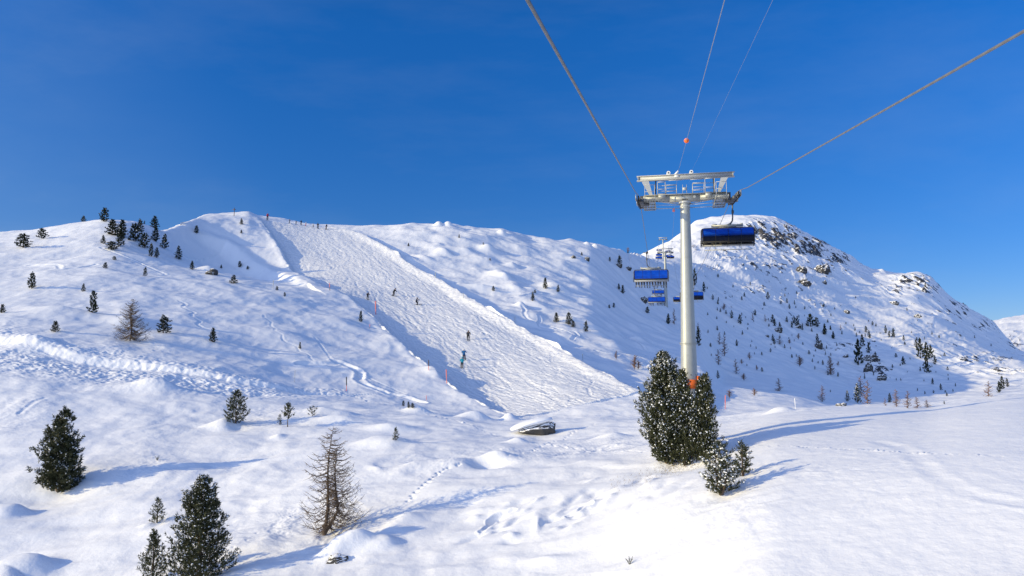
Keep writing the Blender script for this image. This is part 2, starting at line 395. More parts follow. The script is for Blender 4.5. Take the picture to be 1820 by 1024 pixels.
def simple(name, col, rough=.5, metal=0.0, var=.12, scale=6.0, bump_=0.0, spec=.4):
    m, nt, b = new_mat(name)
    tc = node(nt, 'ShaderNodeTexCoord')
    f = noise_tex(nt, scale, 5, .6, tc.outputs['Object'])
    mx = node(nt, 'ShaderNodeMix', data_type='RGBA')
    mx.inputs[6].default_value = (*[c * (1 - var) for c in col], 1); mx.inputs[7].default_value = (*[min(1, c * (1 + var)) for c in col], 1)
    nt.links.new(f, mx.inputs[0]); nt.links.new(mx.outputs[2], b.inputs['Base Color'])
    b.inputs['Roughness'].default_value = rough; b.inputs['Metallic'].default_value = metal
    b.inputs['Specular IOR Level'].default_value = spec
    if bump_:
        bp = node(nt, 'ShaderNodeBump'); bp.inputs['Strength'].default_value = bump_; bp.inputs['Distance'].default_value = .02
        nt.links.new(f, bp.inputs['Height']); nt.links.new(bp.outputs[0], b.inputs['Normal'])
    return m

SNOW = (.89, .89, .895)
def snow_material(name, bumps, piste=False, rocky=False):
    m, nt, b = new_mat(name)
    tc = node(nt, 'ShaderNodeTexCoord'); vec = tc.outputs['Object']
    b.inputs['Roughness'].default_value = .62; b.inputs['Specular IOR Level'].default_value = .25
    h = None
    for sc, amt in bumps:
        f = noise_tex(nt, sc, 4, .6, vec)
        mu = node(nt, 'ShaderNodeMath', operation='MULTIPLY'); nt.links.new(f, mu.inputs[0]); mu.inputs[1].default_value = amt
        if h is None: h = mu.outputs[0]
        else:
            ad = node(nt, 'ShaderNodeMath', operation='ADD'); nt.links.new(h, ad.inputs[0]); nt.links.new(mu.outputs[0], ad.inputs[1]); h = ad.outputs[0]
    if piste:
        mp = node(nt, 'ShaderNodeMapping', vector_type='POINT'); nt.links.new(vec, mp.inputs['Vector'])
        mp.inputs['Rotation'].default_value = (0, 0, math.radians(64)); mp.inputs['Scale'].default_value = (.16, 1.25, 1)
        f = noise_tex(nt, 1.0, 5, .62, mp.outputs[0])
        rm = node(nt, 'ShaderNodeMath', operation='MULTIPLY'); nt.links.new(f, rm.inputs[0]); rm.inputs[1].default_value = .34
        ad = node(nt, 'ShaderNodeMath', operation='ADD'); nt.links.new(h, ad.inputs[0]); nt.links.new(rm.outputs[0], ad.inputs[1]); h = ad.outputs[0]
    bp = node(nt, 'ShaderNodeBump'); bp.inputs['Strength'].default_value = 1.0; bp.inputs['Distance'].default_value = 1.0
    nt.links.new(h, bp.inputs['Height'])
    nt.links.new(bp.outputs[0], b.inputs['Normal'])
    cn = noise_tex(nt, .12, 3, .5, vec)
    mx = node(nt, 'ShaderNodeMix', data_type='RGBA'); nt.links.new(cn, mx.inputs[0])
    kf = .93 if piste else 1.0
    mx.inputs[6].default_value = (SNOW[0] * .955 * kf, SNOW[1] * .955 * kf, SNOW[2] * .965 * kf, 1); mx.inputs[7].default_value = (*[c * kf for c in SNOW], 1)
    col = mx.outputs[2]
    if rocky:
        at_ = node(nt, 'ShaderNodeAttribute', attribute_name='rock')
        f1 = noise_tex(nt, .35, 6, .68, vec); f2 = noise_tex(nt, 1.3, 5, .7, vec)
        a1 = node(nt, 'ShaderNodeMath', operation='MULTIPLY_ADD'); nt.links.new(f1, a1.inputs[0]); a1.inputs[1].default_value = 2.6; a1.inputs[2].default_value = -1.3
        a2 = node(nt, 'ShaderNodeMath', operation='MULTIPLY_ADD'); nt.links.new(f2, a2.inputs[0]); a2.inputs[1].default_value = 1.8; a2.inputs[2].default_value = -.9
        s1 = node(nt, 'ShaderNodeMath', operation='ADD'); nt.links.new(a1.outputs[0], s1.inputs[0]); nt.links.new(a2.outputs[0], s1.inputs[1])
        s2 = node(nt, 'ShaderNodeMath', operation='ADD'); nt.links.new(s1.outputs[0], s2.inputs[0]); nt.links.new(at_.outputs['Fac'], s2.inputs[1])
        mr = node(nt, 'ShaderNodeMapRange'); nt.links.new(s2.outputs[0], mr.inputs[0]); mr.inputs[1].default_value = .60; mr.inputs[2].default_value = .74
        g = node(nt, 'ShaderNodeMath', operation='MULTIPLY'); nt.links.new(mr.outputs[0], g.inputs[0])
        gt = node(nt, 'ShaderNodeMath', operation='GREATER_THAN'); nt.links.new(at_.outputs['Fac'], gt.inputs[0]); gt.inputs[1].default_value = .02
        nt.links.new(gt.outputs[0], g.inputs[1])
        rc = node(nt, 'ShaderNodeMix', data_type='RGBA'); nt.links.new(f2, rc.inputs[0])
        rc.inputs[6].default_value = (.018, .020, .026, 1); rc.inputs[7].default_value = (.075, .072, .072, 1)
        fin = node(nt, 'ShaderNodeMix', data_type='RGBA'); nt.links.new(g.outputs[0], fin.inputs[0]); nt.links.new(col, fin.inputs[6]); nt.links.new(rc.outputs[2], fin.inputs[7])
        col = fin.outputs[2]
    nt.links.new(col, b.inputs['Base Color'])
    return m

M_SNOW = snow_material('snow', [(.5, .045), (1.4, .03), (4.5, .017), (14, .007)])
M_PISTE = snow_material('tracked_snow', [(.6, .12), (2.0, .06)], piste=True)
M_MOUNT = snow_material('mountain_snow_and_rock', [(.12, .4), (.6, .1)], rocky=True)
M_CAP = simple('snow_cap', (.88, .89, .91), .6, 0, .02, 5, .3)
M_NEEDLE = simple('pine_needles', (.050, .056, .024), .6, 0, .45, 3.0, 0, .3)
M_NEEDLE_FAR = simple('pine_needles_far', (.030, .038, .022), .8, 0, .4, 2.0, 0, .1)
M_BARK = simple('bark', (.10, .072, .050), .85, 0, .35, 14, .6)
M_LARCH = simple('larch_twigs', (.15, .105, .068), .8, 0, .3, 8)
M_LARCH_FAR = simple('larch_twigs_far', (.215, .13, .10), .85, 0, .3, 4)
M_STEEL = simple('galvanised_steel', (.36, .37, .35), .45, .35, .14, 2.4, .15)
M_STEEL_LT = simple('painted_light_grey_steel', (.42, .43, .43), .5, .15, .1, 3, .1)
M_DARK = simple('dark_grey_metal', (.055, .058, .065), .45, .5, .2, 6)
M_RUBBER = simple('black_rubber', (.015, .015, .016), .7, 0, .2, 6)
M_CHARC = simple('charcoal_paint', (.085, .09, .10), .4, .3, .12, 5)
M_SEAT = simple('grey_seat_shell', (.34, .35, .36), .5, 0, .08, 4)
M_ORANGE = simple('orange_padding', (.85, .16, .02), .6, 0, .14, 4, .2)
M_RED = simple('red_paint', (.62, .06, .05), .55, 0, .15, 5)
M_PINK = simple('faded_red_paint', (.75, .22, .20), .6, 0, .15, 5)
M_WOOD = simple('weathered_wood', (.13, .085, .06), .8, 0, .3, 9, .4)
M_GRASS = simple('dry_grass', (.20, .145, .06), .85, 0, .4, 7)
M_WHITE = simple('white_paint', (.78, .78, .77), .5, 0, .05, 4)

# rope: twisted strands
M_ROPE, nt, b = new_mat('steel_rope')
tc = node(nt, 'ShaderNodeTexCoord'); mp = node(nt, 'ShaderNodeMapping'); nt.links.new(tc.outputs['UV'], mp.inputs['Vector'])
wv_ = node(nt, 'ShaderNodeTexWave', wave_type='BANDS', bands_direction='DIAGONAL'); wv_.inputs['Scale'].default_value = 1.0
nt.links.new(mp.outputs[0], wv_.inputs['Vector'])
cr = node(nt, 'ShaderNodeMix', data_type='RGBA'); nt.links.new(wv_.outputs['Fac'], cr.inputs[0])
cr.inputs[6].default_value = (.165, .165, .165, 1); cr.inputs[7].default_value = (.20, .20, .20, 1)
nt.links.new(cr.outputs[2], b.inputs['Base Color']); b.inputs['Roughness'].default_value = .5; b.inputs['Metallic'].default_value = .3
M_CABLE = simple('thin_cable', (.30, .32, .36), .5, .3)

# blue bubble
M_BLUE, nt, b = new_mat('blue_acrylic')
tc = node(nt, 'ShaderNodeTexCoord'); f = noise_tex(nt, 2.2, 3, .5, tc.outputs['Object'])
mx = node(nt, 'ShaderNodeMix', data_type='RGBA'); nt.links.new(f, mx.inputs[0])
mx.inputs[6].default_value = (.004, .04, .34, 1); mx.inputs[7].default_value = (.010, .115, .72, 1)
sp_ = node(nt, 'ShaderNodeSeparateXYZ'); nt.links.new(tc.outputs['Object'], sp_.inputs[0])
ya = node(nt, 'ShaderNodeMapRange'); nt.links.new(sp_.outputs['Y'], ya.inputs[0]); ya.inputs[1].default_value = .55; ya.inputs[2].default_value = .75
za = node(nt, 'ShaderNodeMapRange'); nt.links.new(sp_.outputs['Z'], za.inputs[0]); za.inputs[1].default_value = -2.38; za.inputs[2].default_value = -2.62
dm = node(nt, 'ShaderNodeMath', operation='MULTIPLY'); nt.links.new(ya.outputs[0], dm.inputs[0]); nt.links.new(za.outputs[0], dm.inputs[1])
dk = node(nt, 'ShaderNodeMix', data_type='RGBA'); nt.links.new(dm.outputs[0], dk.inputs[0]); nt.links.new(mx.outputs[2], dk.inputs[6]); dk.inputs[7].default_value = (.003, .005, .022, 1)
nt.links.new(dk.outputs[2], b.inputs['Base Color'])
b.inputs['Roughness'].default_value = .12; b.inputs['Specular IOR Level'].default_value = .5
b.inputs['Transmission Weight'].default_value = .25; b.inputs['IOR'].default_value = 1.2
bp = node(nt, 'ShaderNodeBump'); bp.inputs['Strength'].default_value = .25; bp.inputs['Distance'].default_value = .1
nt.links.new(f, bp.inputs['Height']); nt.links.new(bp.outputs[0], b.inputs['Normal'])

# boulders: rock with snow lying on what faces up
M_ROCK, nt, b = new_mat('boulder_rock')
tc = node(nt, 'ShaderNodeTexCoord'); f = noise_tex(nt, 2.5, 7, .7, tc.outputs['Object']); f2 = noise_tex(nt, 9, 5, .7, tc.outputs['Object'])
mx = node(nt, 'ShaderNodeMix', data_type='RGBA'); nt.links.new(f, mx.inputs[0]); mx.inputs[6].default_value = (.018, .018, .019, 1); mx.inputs[7].default_value = (.10, .093, .085, 1)
ge = node(nt, 'ShaderNodeNewGeometry'); sx = node(nt, 'ShaderNodeSeparateXYZ'); nt.links.new(ge.outputs['True Normal'], sx.inputs[0])
ad = node(nt, 'ShaderNodeMath', operation='MULTIPLY_ADD'); nt.links.new(f2, ad.inputs[0]); ad.inputs[1].default_value = .7; nt.links.new(sx.outputs['Z'], ad.inputs[2])
mr = node(nt, 'ShaderNodeMapRange'); nt.links.new(ad.outputs[0], mr.inputs[0]); mr.inputs[1].default_value = .72; mr.inputs[2].default_value = .82
fin = node(nt, 'ShaderNodeMix', data_type='RGBA'); nt.links.new(mr.outputs[0], fin.inputs[0]); nt.links.new(mx.outputs[2], fin.inputs[6]); fin.inputs[7].default_value = (*SNOW, 1)
nt.links.new(fin.outputs[2], b.inputs['Base Color']); b.inputs['Roughness'].default_value = .85
bp = node(nt, 'ShaderNodeBump'); bp.inputs['Strength'].default_value = .8; bp.inputs['Distance'].default_value = .15
nt.links.new(f, bp.inputs['Height']); nt.links.new(bp.outputs[0], b.inputs['Normal'])

# ------------------------------------------------------------------ object helpers
def raw_mesh(name, V, Fs, mats=(), smooth=False, mat_idx=None):
    """V (n,3); Fs a list of index arrays, each (m,k)"""
    me = bpy.data.meshes.new(name)
    V = np.asarray(V, np.float32)
    me.vertices.add(len(V)); me.vertices.foreach_set('co', V.ravel())
    Fs = [np.asarray(f, np.int32) for f in Fs if len(f)]
    nl = sum(f.size for f in Fs); nf = sum(len(f) for f in Fs)
    me.loops.add(nl); me.polygons.add(nf)
    me.loops.foreach_set('vertex_index', np.concatenate([f.ravel() for f in Fs]))
    tot = np.concatenate([np.full(len(f), f.shape[1], np.int32) for f in Fs])
    st = np.concatenate([[0], np.cumsum(tot)[:-1]]).astype(np.int32)
    me.polygons.foreach_set('loop_start', st)
    try: me.polygons.foreach_set('loop_total', tot)
    except Exception: pass
    if mat_idx is not None: me.polygons.foreach_set('material_index', np.asarray(mat_idx, np.int32))
    if smooth: me.polygons.foreach_set('use_smooth', np.ones(nf, bool))
    for m in mats: me.materials.append(m)
    me.update(calc_edges=True)
    return me

def link(name, data, parent=None):
    o = bpy.data.objects.new(name, data); COL.objects.link(o)
    if parent is not None: o.parent = parent
    return o

def tag(o, label=None, cat=None, group=None, kind=None):
    if label: o['label'] = label
    if cat: o['category'] = cat
    if group: o['group'] = group
    if kind: o['kind'] = kind
    return o

def thing(name, label, cat, loc=(0, 0, 0), rz=0.0, group=None, scale=None):
    o = bpy.data.objects.new(name, None); COL.objects.link(o)
    o.empty_display_size = .2
    o.location = loc; o.rotation_euler = (0, 0, rz)
    if scale is not None: o.scale = scale
    return tag(o, label, cat, group)

def dup(root):
    r = root.copy(); COL.objects.link(r)
    for ch in list(root.children):
        c = ch.copy(); COL.objects.link(c); c.parent = r
        for g in list(ch.children):
            d = g.copy(); COL.objects.link(d); d.parent = c
    for k in ('group',):
        if k in r: del r[k]
    return r

class MB:
    """collects primitives into one mesh"""
    def __init__(s): s.V = []; s.F = {}; s.n = 0
    def add(s, V, Fs):
        V = np.asarray(V, float)
        for f in Fs:
            f = np.asarray(f, int)
            if f.ndim == 1: f = f[None]
            s.F.setdefault(f.shape[1], []).append(f + s.n)
        s.V.append(V); s.n += len(V)
    def box(s, c, size, rot=None, taper=1.0):
        x, y, z = [d / 2 for d in size]
        P = [Vector((sx * x * (taper if sz > 0 else 1), sy * y, sz * z)) for sz in (-1, 1) for sy in (-1, 1) for sx in (-1, 1)]
        if rot is not None: P = [rot @ p for p in P]
        P = [p + Vector(c) for p in P]
        s.add(P, [[(0, 2, 3, 1), (4, 5, 7, 6), (0, 1, 5, 4), (2, 6, 7, 3), (0, 4, 6, 2), (1, 3, 7, 5)]])
        return s
    def bar(s, a, b, w, h=None, up=(0, 0, 1)):
        a = Vector(a); b = Vector(b); h = w if h is None else h
        d = (b - a); L = d.length; d.normalize(); up = Vector(up)
        if abs(d.dot(up)) > .98: up = Vector((0, 1, 0))
        x = d.cross(up).normalized(); z = x.cross(d)
        s.box((a + b) / 2, (w, L, h), Matrix((x, d, z)).transposed()); return s
    def prism(s, pts2, y0, y1, fn):            # polygon extruded; fn maps (a, b, depth) to a point
        n = len(pts2); P = [fn(a, b, y0) for a, b in pts2] + [fn(a, b, y1) for a, b in pts2]
        s.add(P, [[(i, (i + 1) % n, (i + 1) % n + n, i + n)] for i in range(n)])
        s.add(P[:n], [[tuple(range(n))[::-1]]]); s.add(P[n:], [[tuple(range(n))]])
        return s
    def tube(s, pts, r, n=8, cap=True):
        pts = [Vector([float(c_) for c_ in p]) for p in pts]; k = len(pts)
        rr = [float(q_) for q_ in r] if hasattr(r, "__len__") else [float(r)] * k
        V = []; ref = Vector((.123, .456, .88)).normalized()
        for i, p in enumerate(pts):
            t = (pts[min(i + 1, k - 1)] - pts[max(i - 1, 0)]).normalized()
            x = t.cross(ref)
            if x.length < 1e-3: x = t.cross(Vector((1, 0, 0)))
            x.normalize(); y = t.cross(x)
            for j in range(n):
                a = 2 * PI * j / n; V.append(p + rr[i] * (math.cos(a) * x + math.sin(a) * y))
        Fq = [(i * n + j, i * n + (j + 1) % n, (i + 1) * n + (j + 1) % n, (i + 1) * n + j) for i in range(k - 1) for j in range(n)]
        s.add(V, [Fq])
        if cap:
            s.add(V[:n], [[tuple(range(n))[::-1]]]); s.add(V[-n:], [[tuple(range(n))]])
        return s
    def cyl(s, a, b, r0, r1=None, n=12): return s.tube([a, b], [r0, r0 if r1 is None else r1], n)
    def blob(s, c, r, seed=0, sub=1):
        bm = bmesh.new(); bmesh.ops.create_icosphere(bm, subdivisions=sub, radius=1)
        V = [(Vector(c) + Vector((v.co.x * r[0], v.co.y * r[1], v.co.z * r[2]))) for v in bm.verts]
        Fc = [[v.index for v in f.verts] for f in bm.faces]; bm.free()
        s.add(V, [Fc]); return s
    def mesh(s, name, mats, smooth=False):
        V = np.concatenate([np.asarray(v, float).reshape(-1, 3) for v in s.V])
        Fs = [np.concatenate(f) for f in s.F.values()]
        return raw_mesh(name, V, Fs, mats if isinstance(mats, (list, tuple)) else [mats], smooth)
    def build(s, name, mat, parent=None, smooth=False, auto=None):
        me = s.mesh(name, mat, smooth)
        o = link(name, me, parent)
        if auto: 
            me.polygons.foreach_set('use_smooth', np.ones(len(me.polygons), bool)); me.set_sharp_from_angle(angle=math.radians(auto))
        return o

# ------------------------------------------------------------------ ground, piste, mountain meshes
VV = np.stack([X, Y, Z], -1).reshape(-1, 3)
idx = np.arange(NC * NR).reshape(NC, NR)
q = np.stack([idx[:-1, :-1], idx[1:, :-1], idx[1:, 1:], idx[:-1, 1:]], -1)
ins_f = (inside[:-1, :-1] & inside[1:, :-1] & inside[1:, 1:] & inside[:-1, 1:])
row_t = np.broadcast_to(TL[None, :-1], ins_f.shape); col_a = np.broadcast_to(azs[:-1, None], ins_f.shape)
mt_f = ((row_t >= 9.0) | ((row_t >= 7.0) & (col_a > azte(1262, 600)[0]))) & ~ins_f
# smooth normals of the whole sheet
dx = np.empty(X.shape + (3,)); P3 = np.stack([X, Y, Z], -1)
ta = np.gradient(P3, axis=0); tb = np.gradient(P3, axis=1)
NN = np.cross(ta, tb); NN /= np.linalg.norm(NN, axis=-1, keepdims=True); NN[NN[..., 2] < 0] *= -1
NN = NN.reshape(-1, 3)
def sheet(name, mask, mat, kind='structure', attr=False):
    fq = q[mask]
    used, inv = np.unique(fq, return_inverse=True)
    me = raw_mesh(name, VV[used], [inv.reshape(-1, 4)], [mat], True)
    if attr:
        a = me.attributes.new('rock', 'FLOAT', 'POINT'); a.data.foreach_set('value', rock.ravel()[used].astype(np.float32))
    me.normals_split_custom_set_from_vertices(NN[used].astype(np.float32))
    o = link(name, me); tag(o, kind=kind); return o
o = sheet('ground', ~ins_f & ~mt_f, M_SNOW); o['label'] = 'snow covered open slopes and hump below and beside the piste'
o = sheet('ski_piste', ins_f, M_PISTE); o['label'] = 'wide ski run full of ski tracks coming down the hill'
o = sheet('mountain', mt_f, M_MOUNT, attr=True); o['label'] = 'snowy mountain with dark rock outcrops behind the lift'

# ------------------------------------------------------------------ light
SUN_AZ_FROM = math.radians(-107)            # where the sun stands, measured from the view direction (left, slightly behind)
SUN_EL = math.radians(16.2)
sd_ = Vector((math.sin(SUN_AZ_FROM) * math.cos(SUN_EL), math.cos(SUN_AZ_FROM) * math.cos(SUN_EL), math.sin(SUN_EL)))
sun = bpy.data.lights.new('sun', 'SUN'); sun.energy = 4.7; sun.angle = math.radians(.5); sun.color = (1, .83, .46)
so = bpy.data.objects.new('sun', sun); COL.objects.link(so); so.location = sd_ * 300
so.rotation_euler = sd_.to_track_quat('Z', 'Y').to_euler()
w = bpy.data.worlds.new("World"); scene.world = w; w.use_nodes = True
nt = w.node_tree; bg = nt.nodes['Background']
sky = node(nt, 'ShaderNodeTexSky', sky_type='NISHITA'); sky.sun_disc = False
sky.sun_elevation = SUN_EL; sky.sun_rotation = SUN_AZ_FROM
sky.altitude = 2300; sky.air_density = 1.0; sky.dust_density = .3; sky.ozone_density = 4.0
hs = node(nt, 'ShaderNodeHueSaturation'); hs.inputs['Saturation'].default_value = 1.235; hs.inputs['Value'].default_value = 1.05
# a little deeper towards violet blue, and less bright at the horizon
tc = node(nt, 'ShaderNodeTexCoord'); sz_ = node(nt, 'ShaderNodeSeparateXYZ'); nt.links.new(tc.outputs['Generated'], sz_.inputs[0])
hz = node(nt, 'ShaderNodeMapRange'); nt.links.new(sz_.outputs['Z'], hz.inputs[0]); hz.inputs[1].default_value = .0; hz.inputs[2].default_value = .42; hz.inputs[3].default_value = .64; hz.inputs[4].default_value = 1.22
tn = node(nt, 'ShaderNodeVectorMath', operation='MULTIPLY'); nt.links.new(sky.outputs[0], tn.inputs[0]); tn.inputs[1].default_value = (1.06, .97, 1.10)
ts = node(nt, 'ShaderNodeVectorMath', operation='SCALE'); nt.links.new(tn.outputs[0], ts.inputs[0]); nt.links.new(hz.outputs[0], ts.inputs['Scale'])
nt.links.new(ts.outputs[0], hs.inputs['Color'])
# thin high veils
tc = node(nt, 'ShaderNodeTexCoord'); mp = node(nt, 'ShaderNodeMapping'); nt.links.new(tc.outputs['Generated'], mp.inputs['Vector'])
mp.inputs['Rotation'].default_value = (.5, .35, .3); mp.inputs['Scale'].default_value = (1.2, 3.2, 5.5)
f = noise_tex(nt, 1.3, 6, .6, mp.outputs[0])
mr = node(nt, 'ShaderNodeMapRange'); nt.links.new(f, mr.inputs[0]); mr.inputs[1].default_value = .46; mr.inputs[2].default_value = .8; mr.inputs[4].default_value = .10
mx = node(nt, 'ShaderNodeMix', data_type='RGBA'); nt.links.new(mr.outputs[0], mx.inputs[0]); nt.links.new(hs.outputs[0], mx.inputs[6]); mx.inputs[7].default_value = (3.2, 3.9, 5.0, 1)
hv = node(nt, 'ShaderNodeVectorMath', operation='DOT_PRODUCT'); nt.links.new(tc.outputs['Generated'], hv.inputs[0]); hv.inputs[1].default_value = Vector((-.66, .74, .08)).normalized()
hm_ = node(nt, 'ShaderNodeMapRange', interpolation_type='SMOOTHSTEP'); nt.links.new(hv.outputs['Value'], hm_.inputs[0]); hm_.inputs[1].default_value = .90; hm_.inputs[2].default_value = 1.0; hm_.inputs[4].default_value = .24
hn = node(nt, 'ShaderNodeMath', operation='MULTIPLY'); nt.links.new(hm_.outputs[0], hn.inputs[0]); nt.links.new(f, hn.inputs[1])
mh = node(nt, 'ShaderNodeMix', data_type='RGBA'); nt.links.new(hn.outputs[0], mh.inputs[0]); nt.links.new(mx.outputs[2], mh.inputs[6]); mh.inputs[7].default_value = (2.9, 3.9, 5.2, 1)
# extra pale sky glow, added overhead and behind the view to fill the shadows
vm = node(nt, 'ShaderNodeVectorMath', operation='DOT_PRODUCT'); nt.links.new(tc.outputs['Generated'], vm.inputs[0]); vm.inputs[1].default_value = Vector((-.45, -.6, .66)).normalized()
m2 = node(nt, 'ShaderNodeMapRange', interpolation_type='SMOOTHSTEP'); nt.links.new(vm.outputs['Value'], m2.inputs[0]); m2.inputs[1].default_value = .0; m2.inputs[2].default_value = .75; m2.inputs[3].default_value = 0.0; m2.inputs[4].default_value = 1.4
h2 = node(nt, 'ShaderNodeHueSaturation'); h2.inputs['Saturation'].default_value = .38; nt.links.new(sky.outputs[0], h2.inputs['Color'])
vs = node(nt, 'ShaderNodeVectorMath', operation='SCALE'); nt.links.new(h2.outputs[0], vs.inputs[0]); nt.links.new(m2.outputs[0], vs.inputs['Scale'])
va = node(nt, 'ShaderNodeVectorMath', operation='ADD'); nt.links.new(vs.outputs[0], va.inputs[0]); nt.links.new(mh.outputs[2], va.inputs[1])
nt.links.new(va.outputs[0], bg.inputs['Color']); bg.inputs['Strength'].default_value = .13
scene.view_settings.view_transform = 'Standard'; scene.view_settings.look = 'None'; scene.view_settings.exposure = 0; scene.view_settings.gamma = 1
# ------------------------------------------------------------------ trees
def unit(v): return v / (np.linalg.norm(v, axis=-1, keepdims=True) + 1e-9)

ICO_V, ICO_F = None, None
_bm = bmesh.new(); bmesh.ops.create_icosphere(_bm, subdivisions=1, radius=1)
ICO_V = np.array([v.co[:] for v in _bm.verts]); ICO_F = np.array([[v.index for v in f.verts] for f in _bm.faces]); _bm.free()

def pine_meshes(seed, nb, per, blades, prof, R=.32, shoot=.05, width=.35, snow=.35, snow_size=.5, base=.03, lean=(0, 0), rise=.28, dense=1.0, heads=1):
    """Stone pine of unit height: branches carry upright bottle-brush shoots. returns crown, snow, trunk meshes"""
    rs = np.random.RandomState(seed)
    P, Dr = [], []
    trunk = MB(); 
    tops = [(0., 0., 1.0)] + [(rs.uniform(-.5, .5) * R, rs.uniform(-.5, .5) * R, rs.uniform(.72, .93)) for _ in range(heads - 1)]
    for hx, hy, hh in tops:
        pts = [(0, 0, -.12)] + [(hx * min(1, t * 2.2) + lean[0] * t * t, hy * min(1, t * 2.2) + lean[1] * t * t, hh * t * .97) for t in (.0, .25, .5, .75, 1.)]
        trunk.tube(pts, [.034, .030, .024, .017, .010, .004], 6)
        n_ = nb // heads
        for k in range(n_):
            t = base + (1 - base) * (k + rs.rand()) / n_
            ph = k * 2.399 + rs.uniform(-.5, .5)
            L = R * prof(t) * rs.uniform(.6, 1.18) * (1 if heads == 1 else .8)
            t *= hh
            cx = hx * min(1, t * 2.2) + lean[0] * t * t; cy = hy * min(1, t * 2.2) + lean[1] * t * t
            d = np.array([math.cos(ph), math.sin(ph)]); e = np.array([-d[1], d[0]])
            m = max(3, int(per * (.45 + .55 * prof(t))))
            f = rs.uniform(.12, 1.0, m) ** .75; f[0] = 1
            sdv = rs.normal(0, .22, m) * L * (1.15 - f * .6)
            z = t + rise * L * (f ** 2) - .10 * L * f + rs.normal(0, .018, m)
            p = np.stack([cx + d[0] * f * L + e[0] * sdv, cy + d[1] * f * L + e[1] * sdv, np.maximum(z, .012)], 1)
            up = .75 + .5 * t
            dr = np.stack([d[0] * (.75 * f) + e[0] * rs.normal(0, .25, m), d[1] * (.75 * f) + e[1] * rs.normal(0, .25, m), np.full(m, up) * rs.uniform(.4, 1.2, m)], 1)
            P.append(p); Dr.append(dr)
        # leader
        m = max(3, per // 3)
        zt = np.linspace(.86, .985, m) * hh
        P.append(np.stack([hx + lean[0] * zt ** 2 + rs.normal(0, .006, m), hy + lean[1] * zt ** 2 + rs.normal(0, .006, m), zt], 1)); Dr.append(np.stack([rs.normal(0, .3, m), rs.normal(0, .3, m), np.ones(m)], 1))
    P = np.concatenate(P); Dr = unit(np.concatenate(Dr)); n = len(P)
    Ls = shoot * rs.uniform(.7, 1.35, n)
    # needle blades: triangles
    Pn = np.repeat(P, blades, 0); Dn = np.repeat(Dr, blades, 0); Ln = np.repeat(Ls, blades)[:, None]
    rv = rs.normal(size=Pn.shape); rad = unit(rv - Dn * (rv * Dn).sum(1, keepdims=True))
    b0 = Pn + Dn * Ln * rs.uniform(-.3, .9, (len(Pn), 1))
    tip = b0 + (Dn * rs.uniform(.45, .9, (len(Pn), 1)) + rad * .75) * Ln * .75
    side = unit(np.cross(tip - b0, rs.normal(size=Pn.shape))) * Ln * width * .5
    V = np.stack([b0 - side, b0 + side, tip], 1).reshape(-1, 3)
    # snow resting on the shoots is part of the crown's surface
    rr = np.hypot(P[:, 0], P[:, 1]) / R
    pick = rs.rand(n) < snow * np.clip(.35 + .8 * rr, 0, 1.1) * np.clip(.45 + P[:, 2], 0, 1.1) * np.clip(.75 + 1.5 * noise(P[:, 0] * 7 + P[:, 1] * 5, P[:, 2] * 7, seed % 50), .1, 1.6)
    k = int(pick.sum()); nt_ = len(V) // 3; VS = [V]; FS = np.arange(len(V)).reshape(-1, 3)
    if k:
        c = P[pick] + Dr[pick] * Ls[pick][:, None] * .7
        ln = ICO_V[None] * (Ls[pick] * snow_size * rs.uniform(.4, 1.0, k))[:, None, None] * np.array([1, 1, .62]) * (1 + rs.normal(0, .2, (k, len(ICO_V), 1)))
        ln = ln + Dr[pick][:, None, :] * ((ln * Dr[pick][:, None, :]).sum(2, keepdims=True)) * .5
        VS.append((c[:, None, :] + ln).reshape(-1, 3))
        FS = np.concatenate([FS, (ICO_F[None] + (len(V) + np.arange(k) * len(ICO_V))[:, None, None]).reshape(-1, 3)])
    crown = raw_mesh('crown', np.concatenate(VS), [FS], mat_idx=np.concatenate([np.zeros(nt_), np.ones(k * len(ICO_F))]))
    sm = None
    return crown, sm, trunk.mesh('trunk', M_BARK, True)

ovoid = lambda t: max(0.05, (math.sin(PI * min(1, (t * .93 + .07)) ** .62)) ** .8)
cone = lambda t: max(.06, (1 - t) ** .75 * min(1, .55 + t * 3))
slim = lambda t: max(.08, (1 - t * .92) ** .8 * min(1, .5 + t * 4))
egg = lambda t: max(.12, min(1, .62 + t * 1.7) * (1 - t ** 2.6) ** .62)
conv = lambda t: max(.06, min(1, .75 + t * 2) * (1 - t) ** .55)
vase = lambda t: max(.1, (.35 + .65 * min(1, t / .3)) * (1 - max(0, (t - .22) / .80) ** 1.6) ** .8 if t < .99 else .1)
bushy = lambda t: max(.1, min(1, .8 + t) * (1 - t ** 2.2) ** .6)

PROTO = {}
def pine_proto(key, needle, **kw):
    c, s, t = pine_meshes(**kw)
    c.materials.append(needle); c.materials.append(M_CAP)
    PROTO[key] = (c, s, t)

def plant_pine(key, loc, H, W, rz, label, cat='pine tree', group=None, name='pine_tree', parts=True):
    c, s, t = PROTO[key]
    if not parts:
        r = link(name, c); r.location = loc; r.rotation_euler = (0, 0, rz); r.scale = (W, W, H)
        return tag(r, label, cat, group)
    r = thing(name, label, cat, loc, rz, group, (W, W, H))
    link('trunk', t, r); link('crown', c, r)
    if s is not None: link('snow', s, r)
    return r

for i in range(5):
    pine_proto(f'mid{i}', M_NEEDLE_FAR, seed=20 + i, nb=34, per=9, blades=9, prof=[ovoid, cone, bushy, slim, egg][i], shoot=.075, width=.5, snow=.34, snow_size=.36, rise=.3)
for i in range(4):
    pine_proto(f'far{i}', M_NEEDLE_FAR, seed=40 + i, nb=22, per=6, blades=7, prof=[cone, slim, ovoid, cone][i], shoot=.10, width=.7, snow=0.0, rise=.2)
    PROTO[f'far{i}'] = (PROTO[f'far{i}'][0], None, PROTO[f'far{i}'][2])

